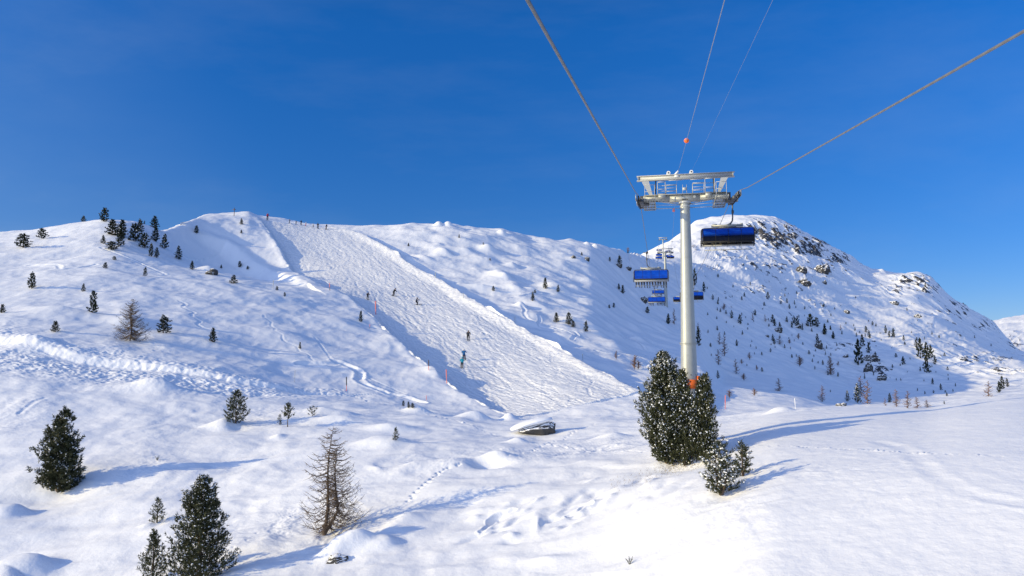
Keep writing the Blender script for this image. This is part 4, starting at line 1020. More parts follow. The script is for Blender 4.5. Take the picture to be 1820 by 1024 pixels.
def tower(px, s, label, full=True, top_r=.31, base_r=.66):
    base = line_pt(s, RC, 0); base.z = ground(base.x, base.y) - .4
    zr = rope_z(s) - base.z
    t = thing('lift_tower', label, 'lift tower', base, -LA)
    ztop = zr - .42
    rr = lambda z: base_r + (top_r - base_r) * min(1, max(0, z / ztop)) ** .85
    zs = [0, .3, ztop * .18, ztop * .38, ztop * .5, ztop * .7, ztop * .86, ztop]
    po = MB(); po.tube([(0, 0, z) for z in zs], [rr(z) for z in zs], 28, True); po.build('pole', M_STEEL, t, auto=40)
    fl = MB()
    for z, k in ((ztop * .42, 1.10), (ztop * .425, 1.16)): fl.cyl((0, 0, z), (0, 0, z + .06), rr(z) * k, n=28)
    for z in (ztop * .62, ztop * .77, ztop * .9): fl.cyl((0, 0, z), (0, 0, z + .03), rr(z) * 1.02, n=28)
    fl.build('pole_flange', M_STEEL, t, auto=40)
    if full:
        bt = MB()
        for i in range(9):
            a = i * .7; z = ztop * .30; bt.blob((math.cos(a) * rr(z) * 1.0, math.sin(a) * rr(z) * 1.0, z), (.04, .04, .04))
        bt.build('bolt_ring', M_DARK, t)
    hd = MB(); hd.cyl((0, 0, ztop - .05), (0, 0, ztop + .08), top_r * 1.32, n=24); hd.cyl((0, 0, ztop - .3), (0, 0, ztop - .22), top_r * 1.08, n=24); hd.box((0, 0, ztop + .16), (.36, .4, .2))
    hd.build('pole_head', M_STEEL_LT, t, auto=40)
    am = MB()
    for i, (x0, x1, h0, h1) in enumerate(((-2.75, -1.0, .26, .42), (-1.0, 1.0, .46, .46), (1.0, 2.75, .42, .26))):
        zt = zr + .13
        P = [(x0, -.2, zt), (x1, -.2, zt), (x1, -.2, zt - h1), (x0, -.2, zt - h0), (x0, .2, zt), (x1, .2, zt), (x1, .2, zt - h1), (x0, .2, zt - h0)]
        am.add(P, [[(0, 1, 2, 3), (5, 4, 7, 6), (0, 4, 5, 1), (3, 2, 6, 7), (0, 3, 7, 4), (1, 5, 6, 2)]])
    am.box((0, -.1, zr + .145), (5.4, .5, .03))
    am.build('cross_arm', M_STEEL, t)
    ub = MB(); zb = zr + 1.38
    ub.box((.05, 0, zb), (6.3, .22, .26)); ub.box((.05, 0, zb + .15), (6.44, .36, .04)); ub.box((.05, 0, zb - .15), (6.44, .32, .03))
    for sx in (-1, 1): ub.box((.05 + sx * 3.12, 0, zb), (.05, .34, .28))
    ub.build('upper_beam', M_STEEL_LT, t)
    for sx in (-1, 1):
        HALF = HL if sx < 0 else HR
        g = MB(); f = lambda a, b, y: (sx * a, y, zr + b)
        g.prism([(2.86, 1.215), (2.38, 1.215), (2.10, .13), (2.28, .13)], -.11, .11, f); g.build('frame_post', M_STEEL_LT, t)
        g = MB(); g.bar((sx * 1.95, .1, zr + .15), (sx * 1.90, .1, zr + 1.22), .07); g.build('strut', M_DARK, t)
        wk = MB()
        for i in range(7): wk.box((sx * (2.02 + i * .11), .5, zr - .30), (.075, 3.6, .035))
        for y in (-1.28, -.4, .5, 1.4, 2.28): wk.box((sx * 2.35, y, zr - .345), (.8, .06, .05))
        for q_ in (1.96, 2.74): wk.box((sx * q_, .5, zr - .30), (.05, 3.66, .12))
        wk.build('catwalk', M_STEEL, t)
        rl = MB()
        for y in (-1.28, 2.28): frame(rl, sx * 1.98, sx * 2.62, zr - .28, zr + .62, y, (.5,))
        rl.bar((sx * 1.98, -1.28, zr + .62), (sx * 1.98, 2.28, zr + .62), .035); rl.bar((sx * 1.98, -1.28, zr + .2), (sx * 1.98, 2.28, zr + .2), .03)
        rl.build('catwalk_railing', M_STEEL_LT, t)
        # sheave train under the rope
        bmb = MB(); slope = rope_z(s + 2.2) - rope_z(s - 2.2)
        pt = lambda y, dz: (sx * HALF, y, rope_z(s + y) - base.z + dz)
        for ox in (-.11, .11):
            bmb.bar((sx * HALF + ox, -2.3, pt(-2.3, -.24)[2]), (sx * HALF + ox, 2.3, pt(2.3, -.24)[2]), .03, .16)
        for y in (-1.6, -.5, .5, 1.6): bmb.box((sx * (HALF - .2), y, pt(y, -.36)[2]), (.26, .3, .2))
        bmb.box((sx * (HALF - .38), 0, zr - .38), (.55, .5, .26)); bmb.box((sx * 2.72, 0, zr - .1), (.5, .34, .5))
        bmb.build('sheave_beam', M_CHARC, t)
        for i in range(8 if full else 4):
            y = (-2.1 + 4.2 * i / 7) if full else (-1.8 + 3.6 * i / 3)
            o = link('sheave', SHEAVE, t); o.location = pt(y, -.225)
        if full:
            cb = MB(); cb.box((sx * (HALF + .16), -1.9, zr - .35), (.06, .5, .34)); cb.box((sx * (HALF + .16), .2, zr - .28), (.05, .7, .22)); cb.build('rope_catcher', M_STEEL, t)
    rl = MB()
    rl.bar((-1.95, -.2, zr + .17), (1.95, -.2, zr + .17), .03); rl.bar((-1.95, .28, zr + .17), (1.95, .28, zr + .17), .03)
    for x in (-1.95, 1.95): rl.bar((x, -.2, zr + .17), (x, .28, zr + .17), .03)
    frame(rl, -1.78, -1.27, zr + .15, zr + 1.05, -.2, (.45,), .05); frame(rl, -1.22, -.53, zr + .15, zr + .82, -.2, (.35, .68), .035)
    frame(rl, .53, 1.26, zr + .15, zr + .88, -.2, (.3, .62), .035); frame(rl, 1.34, 1.95, zr + .15, zr + 1.15, -.2, (.4,), .05)
    frame(rl, -1.78, -.53, zr + .15, zr + .9, .28, (.5,), .03); frame(rl, .53, 1.95, zr + .15, zr + .95, .28, (.5,), .03)
    for x in (-1.05, 1.2): rl.bar((x, -.2, zr + 1.12), (x + .9 * (1 if x < 0 else -.9), -.2, zr + 1.12), .03)
    rl.build('railing', M_STEEL_LT, t)
    for c_, z_ in (((-1.5, -.22, zr + .05), (.5, .25, .34)), ((1.55, -.22, zr + .02), (.42, .25, .36))):
        cabs = MB(); cabs.box(c_, z_); cabs.build('junction_box', M_STEEL, t)
    cabs = MB(); cabs.cyl((.62, -.3, zr - .08), (.62, -.15, zr - .08), .09, n=12); cabs.build('lamp', M_STEEL, t)
    br = MB()
    for sx in (-1, 1):
        br.bar((sx * .3, 0, ztop - .08), (sx * 2.0, 0, zr - .22), .05); br.bar((sx * .3, .1, ztop - .32), (sx * 1.9, .1, zr - .72), .035); br.bar((sx * 1.9, .1, zr - .72), (sx * 1.98, .1, zr - .3), .035); br.bar((sx * .3, -.1, ztop - .16), (sx * 2.0, -.1, zr - .5), .03)
    br.build('brace', M_STEEL_LT, t)
    if full:
        sg = MB(); sg.box((.0, -.22, zr + .50), (.3, .02, .2)); sg.bar((-.13, -.2, zr + .14), (-.13, -.2, zr + .8), .03); sg.bar((.13, -.2, zr + .14), (.13, -.2, zr + .8), .03); sg.build('number_plate', M_STEEL_LT, t)
        for x, r in ((-1.04, .13), (.47, .12)):
            pu = MB(); pu.cyl((x, -.12, zr + 1.68), (x, -.02, zr + 1.68), r, n=20); pu.box((x, .02, zr + 1.58), (.28, .1, .16)); 
            o = pu.build('cable_pulley', M_WHITE, t, auto=40)
            h = MB(); h.cyl((x, -.14, zr + 1.68), (x, -.125, zr + 1.68), r * .42, n=14); h.build('pulley_hub', M_DARK, o)
        cl = MB(); cl.bar((-.62, -.1, zr + 1.52), (-.38, -.1, zr + 1.78), .1, .12); cl.box((-.5, 0, zr + 1.42), (.3, .3, .12)); cl.build('cable_clamp', M_WHITE, t)
        bl = MB(); bl.cyl((-.75, 0, zr - .92), (-.75, 0, zr - .76), .10, .02, n=12); bl.blob((-.75, 0, zr - .95), (.1, .1, .07)); bl.build('warning_bell', M_PINK, t, True)
        # padding round the foot
        zp = at(1217, 684, 49).z - base.z
        for a, hgt, wd in ((2.9, .62, .5), (.15, 1.15, .62), (1.55, 1.1, .6), (4.75, .7, .5)):
            pd = MB(); r_ = rr(zp) + .09; n_ = 6; pts = []
            V, Fq = [], []
            for i in range(n_ + 1):
                b_ = a + (i / n_ - .5) * wd / r_ * 1.6
                for q_ in (r_ - .07, r_ + .06):
                    for z in (zp - hgt * .5 + (.12 if hgt < .8 else -.05), zp + hgt * .5): V.append((math.cos(b_) * q_, math.sin(b_) * q_, z))
            for i in range(n_):
                k = i * 4; m = k + 4
                Fq += [(k, k + 1, m + 1, m), (k + 2, m + 2, m + 3, k + 3), (k + 1, k + 3, m + 3, m + 1), (k, m, m + 2, k + 2)]
            Fq += [(0, 2, 3, 1), (n_ * 4, n_ * 4 + 1, n_ * 4 + 3, n_ * 4 + 2)]
            pd.add(V, [Fq]); pd.build('foot_pad', M_ORANGE, t)
        ld = MB()
        for sx in (-.2, .2): ld.bar((sx, rr(ztop * .5) + .2, .6), (sx, rr(ztop) + .15, ztop), .035)
        for i in range(44): 
            z = .8 + i * (ztop - 1.0) / 44; y = rr(ztop * .5) + .2 + (rr(ztop) + .15 - rr(ztop * .5) - .2) * (z - .6) / (ztop - .6); ld.bar((-.2, y, z), (.2, y, z), .025)
        ld.build('ladder', M_STEEL, t)
    return t
tower(1217, S1, 'tall silver chairlift tower with orange pads at its foot, nearest to the viewer')
tower(1181, 307, 'slim distant chairlift tower standing beyond the nearest uphill chair', False, .42, .74)
tower(1173, 552, 'farthest chairlift tower, only its lattice top showing above the middle tower', False, .36, .55)

# ---- chairs
def make_chair(label):
    t = thing('chairlift_chair', label, 'chairlift chair')
    g = MB(); g.box((-.02, 0, -.02), (.16, .5, .16)); g.box((-.12, 0, -.08), (.14, .3, .22)); g.bar((-.18, 0, -.05), (-.5, 0, -.0), .05); g.build('grip', M_DARK, t)
    h = MB(); h.tube([(-.12, 0, -.12), (-.10, 0, -.6), (-.10, 0, -1.1), (-.07, 0, -1.38), (.06, 0, -1.58), (.28, 0, -1.68), (.45, 0, -1.7)], [.055, .05, .05, .055, .06, .06, .06], 10)
    h.box((-.11, 0, -.75), (.16, .12, .22)); h.build('hanger', M_CHARC, t, True)
    o_ = .3
    rf = MB(); rf.box((o_, 0, -1.73), (2.15, .34, .13)); rf.box((o_ - .98, 0, -1.66), (.16, .3, .14)); rf.box((o_ + .85, 0, -1.66), (.3, .26, .12)); rf.box((o_, 0, -1.83), (1.2, .26, .08)); rf.build('roof_beam', M_STEEL, t)
    W2 = 1.80
    fr = MB()
    fr.tube([(o_ - W2, .1, -3.0), (o_ - W2, 0, -2.1), (o_ - W2 + .05, 0, -1.95), (o_ - W2 + .2, 0, -1.88), (o_, 0, -1.86), (o_ + W2 - .2, 0, -1.88), (o_ + W2 - .05, 0, -1.95), (o_ + W2, 0, -2.1), (o_ + W2, .1, -3.0)], .035, 8)
    for sx in (-1, 1):
        fr.tube([(o_ + sx * W2, .1, -2.95), (o_ + sx * W2, .28, -3.12), (o_ + sx * W2, -.3, -3.16), (o_ + sx * W2, -.5, -2.7)], .04, 8)
    fr.build('frame', M_CHARC, t, True)
    pf = [(-.46, -2.92), (-.54, -2.6), (-.47, -2.25), (-.25, -2.0), (.1, -1.93), (.45, -2.0), (.78, -2.25), (.93, -2.6), (.92, -3.0)]
    P = [Vector((0, a, b)) for a, b in pf]
    fine = []
    for i in range(len(pf) - 1):
        p0 = P[max(0, i - 1)]; p1 = P[i]; p2 = P[i + 1]; p3 = P[min(len(P) - 1, i + 2)]
        for k in range(4):
            u = k / 4; fine.append(.5 * ((2 * p1) + (-p0 + p2) * u + (2 * p0 - 5 * p1 + 4 * p2 - p3) * u * u + (-p0 + 3 * p1 - 3 * p2 + p3) * u ** 3))
    fine.append(P[-1]); n = len(fine)
    sh = MB(); BW = 1.72; nx = 12
    V = [(o_ - BW + 2 * BW * j / nx, p.y, p.z) for p in fine for j in range(nx + 1)]
    V2 = [(x, y * .97 + .006, z - .022) for x, y, z in V]
    Fq = [(i * (nx + 1) + j, i * (nx + 1) + j + 1, (i + 1) * (nx + 1) + j + 1, (i + 1) * (nx + 1) + j) for i in range(n - 1) for j in range(nx)]
    sh.add(V, [Fq]); sh.add(V2, [[f[::-1] for f in Fq]]); b = sh.build('bubble', M_BLUE, t, True)
    ed = MB()
    for sx in (-1, 1): ed.tube([(o_ + sx * BW, p.y, p.z) for p in fine], .028, 6)
    for p in (fine[0], fine[-1]): ed.bar((o_ - BW, p.y, p.z), (o_ + BW, p.y, p.z), .06, .10)
    for x in (-.86, 0, .86): ed.tube([(o_ + x, p.y * 1.01, p.z + .012) for p in fine], .012, 5)
    ed.build('bubble_frame', M_RUBBER, b, False)
    bk = MB()
    for k in range(6):
        x = o_ - 1.43 + k * .572; bk.box((x, -.38, -2.72), (.53, .09, .58), Matrix.Rotation(.16, 3, 'X'))
    bk.build('backrest', M_RUBBER, t)
    st = MB()
    for k in range(6): st.box((o_ - 1.43 + k * .572, -.06, -3.05), (.54, .52, .08), Matrix.Rotation(.08, 3, 'X'))
    st.build('seat', M_RUBBER, t)
    un = MB(); un.box((o_, -.06, -3.13), (3.45, .5, .06)); un.box((o_, -.36, -3.05), (3.45, .06, .2)); 
    for x in (-.86, 0, .86): un.box((o_ + x, -.06, -3.18), (.04, .52, .06))
    un.build('seat_shell', M_SEAT, t)
    ft = MB(); ft.bar((o_ - 1.6, .55, -3.52), (o_ + 1.6, .55, -3.52), .05)
    for k in (1, 4): ft.bar((o_ - 1.43 + k * .572, .62, -3.0), (o_ - 1.43 + k * .572, .55, -3.52), .035)
    ft.bar((o_ - 1.7, .62, -2.98), (o_ + 1.7, .62, -2.98), .05)
    for sx in (-1, 1): ft.bar((o_ + sx * 1.7, .1, -2.6), (o_ + sx * 1.7, .62, -2.98), .04)
    ft.build('safety_bar', M_STEEL, t)
    return t
chair0 = make_chair('blue bubble chair with many legs hanging, closest of the uphill chairs')
CH = [('L', 79.0, 'blue bubble chair with six pairs of legs hanging, closest of the uphill chairs'),
      ('L', 157, 'blue bubble chair below the closest uphill chair, skis hanging from it'),
      ('L', 231, 'small blue bubble chair half hidden between the two nearer uphill chairs'),
      ('L', 402, 'lowest tiny blue chair left of the distant tower pole'),
      ('L', 452, 'tiny blue chair, middle one left of the distant tower pole'),
      ('L', 500, 'tiny blue chair just under the crossarm left of the distant tower'),
      ('R', S1 + 3.2, 'empty blue bubble chair hanging at the right arm of the near tower'),
      ('R', 120, 'blue bubble chair partly hidden behind the near tower pole'),
      ('R', 192, 'chair with blue bubble seen right of the closest uphill chair'),
      ('R', 372, 'lowest tiny blue chair right of the distant tower pole'),
      ('R', 432, 'tiny blue chair, middle one right of the distant tower pole'),
      ('R', 486, 'tiny blue chair just under the crossarm right of the distant tower')]
SEATS = {}
for i, (sd, s, lab) in enumerate(CH):
    o = chair0 if i == 0 else dup(chair0)
    o.location = line_pt(s, RC + (-HL if sd == 'L' else HR), rope_z(s)); o.rotation_euler = (0, 0, -LA + (0 if sd == 'L' else PI))
    o['label'] = lab; o['category'] = 'chairlift chair'; o['group'] = 'blue bubble chairs of the lift'
    SEATS[i] = o

# ------------------------------------------------------------------ people
def person_mesh(name, pose, jacket, pants, helmet):
    """one continuous skinned body; pose gives the joints"""
    J = dict(pose); V, E, Rr, T = [], [], [], []
    ids = {}
    def v(k, r):
        if k not in ids: ids[k] = len(V); V.append(Vector(J[k])); Rr.append(r * (1.18 if r > .04 else 1))
        return ids[k]
    def e(a, ra, b, rb, tg): E.append((v(a, ra), v(b, rb))); T.append(tg)
    e('pelvis', .15, 'waist', .14, 'j'); e('waist', .14, 'chest', .165, 'j'); e('chest', .165, 'neck', .065, 'j'); e('neck', .065, 'head', .115, 'h'); e('head', .115, 'crown', .085, 'h')
    e('head', .115, 'nose', .028, 'f')
    for s in 'LR':
        e('chest', .165, 'sh' + s, .085, 'j'); e('sh' + s, .085, 'el' + s, .062, 'j'); e('el' + s, .062, 'wr' + s, .045, 'j'); e('wr' + s, .045, 'pa' + s, .045, 'g')
        d = (Vector(J['pa' + s]) - Vector(J['wr' + s])).normalized(); x = d.cross(Vector((0, 0, 1))).normalized() if abs(d.z) < .9 else Vector((1, 0, 0)); n_ = d.cross(x)
        for k in range(4):
            J[f'f{s}{k}'] = Vector(J['pa' + s]) + x * (k - 1.5) * .022 + d * .05; J[f'g{s}{k}'] = J[f'f{s}{k}'] + d * (.012 + .006 * (k in (1, 2))) - n_ * .035
            e('pa' + s, .045, f'f{s}{k}', .012, 'g'); e(f'f{s}{k}', .012, f'g{s}{k}', .010, 'g')
        J['t' + s] = Vector(J['wr' + s]).lerp(Vector(J['pa' + s]), .6) + x * .06 + d * .03; e('pa' + s, .045, 't' + s, .013, 'g')
        e('pelvis', .15, 'hp' + s, .115, 'p'); e('hp' + s, .115, 'kn' + s, .085, 'p'); e('kn' + s, .085, 'an' + s, .065, 'p'); e('an' + s, .065, 'to' + s, .055, 'b')
    me = bpy.data.meshes.new(name); me.from_pydata(V, E, [])
    ob = bpy.data.objects.new('tmp', me); COL.objects.link(ob)
    sk = ob.modifiers.new('s', 'SKIN'); sk.use_smooth_shade = True
    for i, q_ in enumerate(me.skin_vertices[0].data): q_.radius = (Rr[i], Rr[i]); q_.use_root = (i == ids['pelvis'])
    ss = ob.modifiers.new('u', 'SUBSURF'); ss.levels = 1
    dg = bpy.context.evaluated_depsgraph_get(); dg.update()
    out = bpy.data.meshes.new_from_object(ob.evaluated_get(dg)); out.name = name
    bpy.data.objects.remove(ob)
    out.materials.clear()
    for m in (jacket, pants, M_RUBBER, M_SKIN, helmet): out.materials.append(m)
    slot = dict(j=0, p=1, b=2, g=2, f=3, h=3)
    segs = [(V[a], V[b] - V[a], T[i]) for i, (a, b) in enumerate(E)]
    for f in out.polygons:
        c = f.center; best = 9; bt = 'j'
        for a, d, tg in segs:
            L2 = d.length_squared; u = max(0, min(1, (c - a).dot(d) / L2)) if L2 > 0 else 0
            k = (c - a - d * u).length
            if k < best: best = k; bt = tg
        f.material_index = slot[bt]; f.use_smooth = True
    return out
M_SKIN = simple('skin', (.45, .27, .19), .6, 0, .08, 8)
COLS = {k: simple(k + '_fabric', c, .75, 0, .15, 7) for k, c in dict(black=(.012, .013, .017), navy=(.012, .02, .05), blue=(.008, .10, .28), turquoise=(.02, .33, .42), red=(.45, .02, .03), grey=(.07, .075, .085), white=(.6, .6, .6), pink=(.5, .16, .2), brown=(.10, .06, .04)).items()}

def pose_stand(lean=0.0, crouch=0.0, arms=.25, seed=0):
    r = random.Random(seed); c = crouch
    hz = .93 - .22 * c; fy = .24 * c
    J = dict(pelvis=(0, -.10 * c, hz), waist=(0, .02 * c, hz + .17), chest=(0, .14 * c + .02, hz + .40 - .05 * c), neck=(0, .26 * c + .02, hz + .57 - .10 * c), head=(0, .30 * c + .03, hz + .70 - .10 * c), crown=(0, .31 * c + .02, hz + .80 - .1 * c), nose=(0, .30 * c + .14, hz + .68 - .1 * c))
    for s, k in (('L', -1), ('R', 1)):
        J['sh' + s] = (k * .20, .18 * c + .02, hz + .50 - .08 * c); J['el' + s] = (k * (.30 + .05 * r.random()), .12 + .2 * c + arms * .2, hz + .25); J['wr' + s] = (k * .27, .32 + .25 * c + arms * .1, hz + .18); J['pa' + s] = (k * .26, .40 + .25 * c + arms * .1, hz + .20)
        J['hp' + s] = (k * .11, -.08 * c, hz - .06); J['kn' + s] = (k * .13, .06 + fy, .49 - .05 * c); J['an' + s] = (k * .13, -.02 + .06 * c, .10); J['to' + s] = (k * .13, .17, .05)
    if lean:
        m = Matrix.Rotation(lean, 3, 'Y'); J = {a: tuple(m @ Vector(b)) for a, b in J.items()}
    return J
def pose_sit():
    J = dict(pelvis=(0, -.14, .07), waist=(0, -.17, .24), chest=(0, -.16, .47), neck=(0, -.14, .64), head=(0, -.11, .76), crown=(0, -.12, .86), nose=(0, -.0, .75))
    for s, k in (('L', -1), ('R', 1)):
        J['sh' + s] = (k * .19, -.15, .57); J['el' + s] = (k * .24, .02, .33); J['wr' + s] = (k * .18, .24, .25); J['pa' + s] = (k * .16, .32, .24)
        J['hp' + s] = (k * .10, -.06, .06); J['kn' + s] = (k * .13, .40, .08); J['an' + s] = (k * .14, .46, -.36); J['to' + s] = (k * .14, .66, -.40)
    return J
def ski_mesh(L=1.7):
    m = MB(); n = 9; V = []
    for i in range(n):
        y = -.42 * L + L * i / (n - 1); u = i / (n - 1); w_ = .045 + .012 * abs(u - .5) * 2; z = .0 + (.10 * max(0, (u - .86) / .14) ** 1.5) + .01 * 4 * u * (1 - u)
        if i == n - 1: w_ = .02
        V += [(-w_, y, z), (w_, y, z), (w_, y, z + .018), (-w_, y, z + .018)]
    Fq = []
    for i in range(n - 1):
        a = i * 4; b = a + 4; Fq += [(a, a + 1, b + 1, b), (a + 1, a + 2, b + 2, b + 1), (a + 2, a + 3, b + 3, b + 2), (a + 3, a, b, b + 3)]
    Fq += [(0, 3, 2, 1), ((n - 1) * 4, (n - 1) * 4 + 1, (n - 1) * 4 + 2, (n - 1) * 4 + 3)]
    m.add(V, [Fq]); m.box((0, 0, .05), (.06, .32, .06)); return m.mesh('ski', M_DARK)
SKI = ski_mesh()
def helmet_mesh(J, mat):
    m = MB(); c = Vector(J['head']).lerp(Vector(J['crown']), .55); m.blob(c, (.125, .145, .115), 0, 2)
    return m.mesh('helmet', mat, True)
def goggles_mesh(J):
    c = Vector(J['head']); m = MB(); m.blob(c + Vector((0, .105, .03)), (.085, .05, .04), 0, 2); return m.mesh('goggles', M_RUBBER, True)
def pole_mesh(J, s):
    a = Vector(J['pa' + s]); b = Vector((a.x * 1.25, a.y - .55, .06)); m = MB(); m.cyl(a + (a - b).normalized() * .12, b, .010, .007, 6); m.cyl(b + Vector((0, 0, .05)), b + Vector((0, 0, .06)), .045, n=8); return m.mesh('ski_pole', M_STEEL)
PCACHE = {}
def skier(px, py, hp, heading, jacket, pants, helmet, label, lean=0.0, crouch=.5, seed=0, poles=True, group=None):
    p = hit(px, py); J = pose_stand(lean, crouch, .25, seed); hh = max(v[2] for v in J.values()) + .12
    sc = size_at(p, hp * 1.12) / hh; sc = min(1.25, max(.75, sc))
    t = thing('person', label, 'person', p - Vector((0, 0, .0)), heading, group, (sc, sc, sc))
    me = person_mesh('body', J, COLS[jacket], COLS[pants], COLS[helmet])
    b = link('body', me, t)
    link('helmet', helmet_mesh(J, COLS[helmet]), t); link('goggles', goggles_mesh(J), t)
    m = Matrix.Rotation(lean, 4, 'Y')
    for k in (-1, 1):
        o = link('ski', SKI, t); o.matrix_local = m @ Matrix.Translation((k * .13, .05, .0))
    if poles:
        for s in 'LR': link('ski_pole', pole_mesh(J, s), t)
    # stand on the slope
    q = p + Vector((-math.sin(heading), math.cos(heading), 0)) * .6
    sl = math.atan2(ground(q.x, q.y) - ground(p.x, p.y), .6)
    t.rotation_euler = (sl * .7, 0, heading)
    return t
DOWN = math.radians(180 + 26)
skier(653, 532, 12, DOWN, 'black', 'grey', 'black', 'skier in black, leftmost of those on the upper piste', 0, .6, 1)
skier(698, 526, 15, DOWN + .5, 'black', 'black', 'black', 'skier all in black leaning into a turn on the middle of the piste', -.22, .55, 2)
skier(741, 542, 13, DOWN + 1.0, 'navy', 'black', 'navy', 'dark skier carving hard to the right, lowest of three on the upper piste', .55, .7, 3)
skier(832, 604, 19, DOWN - .3, 'grey', 'black', 'black', 'crouching skier in grey and black above the two in blue', .0, .75, 4)
skier(825, 641, 20, DOWN + 2.6, 'blue', 'navy', 'white', 'person in a deep blue ski jacket standing behind a turquoise one', 0, .1, 5, False)
skier(821, 654, 18, DOWN + 2.9, 'turquoise', 'black', 'turquoise', 'person in a turquoise jacket and dark trousers, lowest on the piste', 0, .1, 6)
RIDGE = [(475,389,11,'red','black','skier in a red jacket alone on the skyline at the piste top'), (514,396,7,'grey','black','small grey skier on the ridge, left of the row of figures'), (526,398,6,'grey','black','very small figure on the ridge beside the grey skier'), (535,399,8,'navy','black','dark blue skier left of a pale one on the ridge'),
         (543,401,7,'white','pink','pale pink and white figure on the ridge'), (557,403,6,'white','brown','pale little figure between pink and dark figures on the ridge'), (565,405,9,'black','black','tallest black figure on the ridge right of the piste top'), (579,407,9,'black','brown','black figure farthest right on the ridge')]
for i, (px, py, hp, j, pn, lab) in enumerate(RIDGE):
    skier(px, py + 1, hp, DOWN + i, j, pn, j if j != 'pink' else 'white', lab, 0, .12, 10 + i, False)
# riders on the uphill chairs
SIT = pose_sit(); RM = {k: person_mesh('body', SIT, COLS[k[0]], COLS[k[1]], COLS['black']) for k in (('navy', 'black'), ('black', 'black'), ('red', 'black'), ('grey', 'navy'), ('black', 'brown'))}
HELM = helmet_mesh(SIT, COLS['black']); GOG = goggles_mesh(SIT)
def rider(chair, k, n, key, label, group, skis=True):
    x = .3 - 1.43 + k * .572
    m = chair.matrix_basis @ Matrix.Translation((x, -.02, -3.0))
    t = thing('person', label, 'person', m.to_translation(), chair.rotation_euler.z, group)
    link('body', RM[key], t); link('helmet', HELM, t); link('goggles', GOG, t)
    if skis:
        for sx in (-1, 1):
            o = link('ski', SKI, t); o.location = (sx * .14, .56, -.46); o.rotation_euler = (-.22 - .05 * ((k * 7) % 3), 0, sx * .06 * ((k * 5) % 4 - 1.5))
keys = [('navy', 'black'), ('black', 'black'), ('grey', 'navy'), ('black', 'brown'), ('black', 'black'), ('red', 'black')]
bpy.context.view_layer.update()
for k in range(6): rider(SEATS[0], k, 6, keys[k], f'rider with dangling skis on the closest uphill chair, {ordinal(k, 6)}', 'riders on the closest uphill chair')
for i, k in enumerate((0, 1, 3, 4, 5)): rider(SEATS[1], k, 5, keys[k], f'rider on the chair below the closest uphill chair, {ordinal(i, 5)}', 'riders on the second uphill chair')
for i, k in enumerate((1, 2, 4)): rider(SEATS[2], k, 3, keys[k], f'tiny rider on the half hidden uphill chair, {ordinal(i, 3)}', 'riders on the third uphill chair')

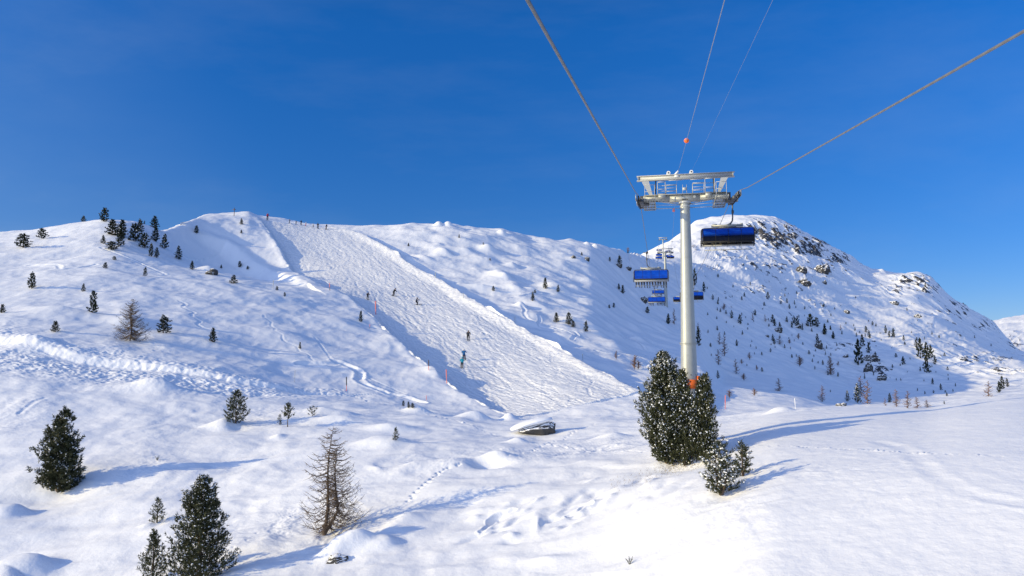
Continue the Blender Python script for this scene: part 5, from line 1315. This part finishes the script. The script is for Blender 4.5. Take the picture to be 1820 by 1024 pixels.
# ------------------------------------------------------------------ piste poles, cross, twigs, grass
def marker(px, py, hp, top, low, label, wpx=1.6, frac=.6):
    p = hit(px, py); H = size_at(p, hp); r = max(.028, size_at(p, wpx) / 2.6)
    t = thing('piste_marker', label, 'piste marker', p - Vector((0, 0, .15)))
    lx = .04 * H * (1 if px % 2 else -1)
    a = MB(); a.cyl((0, 0, 0), (lx * (1 - frac), 0, H * (1 - frac) + .15), r * .8, n=8); a.build('pole', low, t)
    a = MB(); a.cyl((lx * (1 - frac), 0, H * (1 - frac) + .15), (lx, 0, H + .15), r * 1.15, n=10); a.build('sleeve', top, t)
    return t
MK = [(668,559,24,M_PINK,M_PINK,'bright red marker pole in the shadow at the piste edge, below the carving skiers',2.6),
      (616,695,25,M_DARK,M_PINK,'black topped red marker pole above the cut road',2), (523,680,22,M_STEEL,M_STEEL,'thin grey marker stick on the slope left of the black topped pole',1),
      (762,658,18,M_WOOD,M_PINK,'brownish marker pole on the piste edge, left of a red one',1.8), (794,681,24,M_PINK,M_PINK,'red marker pole on the lower piste edge opposite the turquoise skier',2.2),
      (758,717,14,M_PINK,M_WHITE,'short faded marker stick at the foot of the piste bank',1.2), (586,516,13,M_PINK,M_WOOD,'small red marker pole at the narrow middle of the piste edge',1.6),
      (657,584,8,M_PINK,M_WOOD,'very short marker stick right of a lone small pine by the piste',1.2), (485,513,15,M_STEEL,M_STEEL,'thin grey post among small pines left of the piste',1.2),
      (774,494,10,M_STEEL,M_STEEL,'grey marker stick highest along the right berm',1.2), (823,530,9,M_STEEL,M_STEEL,'grey marker stick, second highest along the right berm',1.2), (915,573,11,M_STEEL,M_STEEL,'grey marker stick halfway along the right berm',1.2), (1036,641,12,M_STEEL,M_STEEL,'grey marker stick lowest along the right berm',1.2),
      (1289,727,24,M_PINK,M_PINK,'red marker pole just right of the near tower foot',1.8), (1414,727,19,M_WHITE,M_WHITE,'pale thin pole beside snow lumps on the road right of the tower',1.1)]
for m in MK: marker(*m[:6], wpx=m[6])
p = hit(416, 384); t = thing('summit_cross', 'thin dark post with a short crossbar on the skyline left of the snow heap', 'cross', p)
H = size_at(p, 15); a = MB(); a.box((0, 0, H / 2), (.16, .16, H)); a.build('post', M_WOOD, t); a = MB(); a.box((0, -.09, H * .76), (H * .42, .12, .16)); a.build('crossbar', M_WOOD, t)

def twig(px, py, hp, label, seed):
    r = random.Random(seed); p = hit(px, py); H = size_at(p, hp)
    m = MB()
    for k in range(7):
        a = r.uniform(0, 6.28); tp = Vector((math.cos(a) * .5, math.sin(a) * .5, r.uniform(.5, 1.0))) * H
        m.tube([(0, 0, -.05), tp * .5 + Vector((0, 0, .08 * H)), tp], [.02 * H + .004, .016 * H + .003, .006], 4, False)
        for j in range(16):
            f = r.uniform(.3, 1); q_ = tp * f; d = Vector((r.gauss(0, 1), r.gauss(0, 1), r.gauss(.5, 1))).normalized() * H * .16
            m.tube([q_, q_ + d], [.012 * H, .004 * H], 3, False)
    o = m.build('twig', M_NEEDLE); o.location = p; return tag(o, label, 'twig')
twig(1119, 1003, 15, 'lone needle twig poking out of the smooth snow near the bottom edge', 3)
twig(279, 818, 8, 'tiny twig poking through snow by the long blue shadow of the far left pine', 4)
# dry grass at the foot of the tower pines and in the broken snow below
r = random.Random(8); m = MB(); 
for k in range(900):
    a = r.random(); px = r.gauss(1210, 26) if a < .8 else r.uniform(1085, 1160); py = (826 + (1212 - px) * .25 + r.gauss(0, 7)) if a < .8 else 850 + (1150 - px) * .18 + r.gauss(0, 8)
    p = hit(px, py); L = r.uniform(.06, .2); d = Vector((r.gauss(0, .6), r.gauss(0, .6), 1)).normalized() * L; w_ = Vector((r.gauss(0, 1), r.gauss(0, 1), 0)).normalized() * .008
    m.add([p - w_, p + w_, p + d], [[(0, 1, 2)]])
tag(m.build('dry_grass', M_GRASS), 'dry brown grass showing through thin snow under the tower pines', 'grass', kind='stuff')
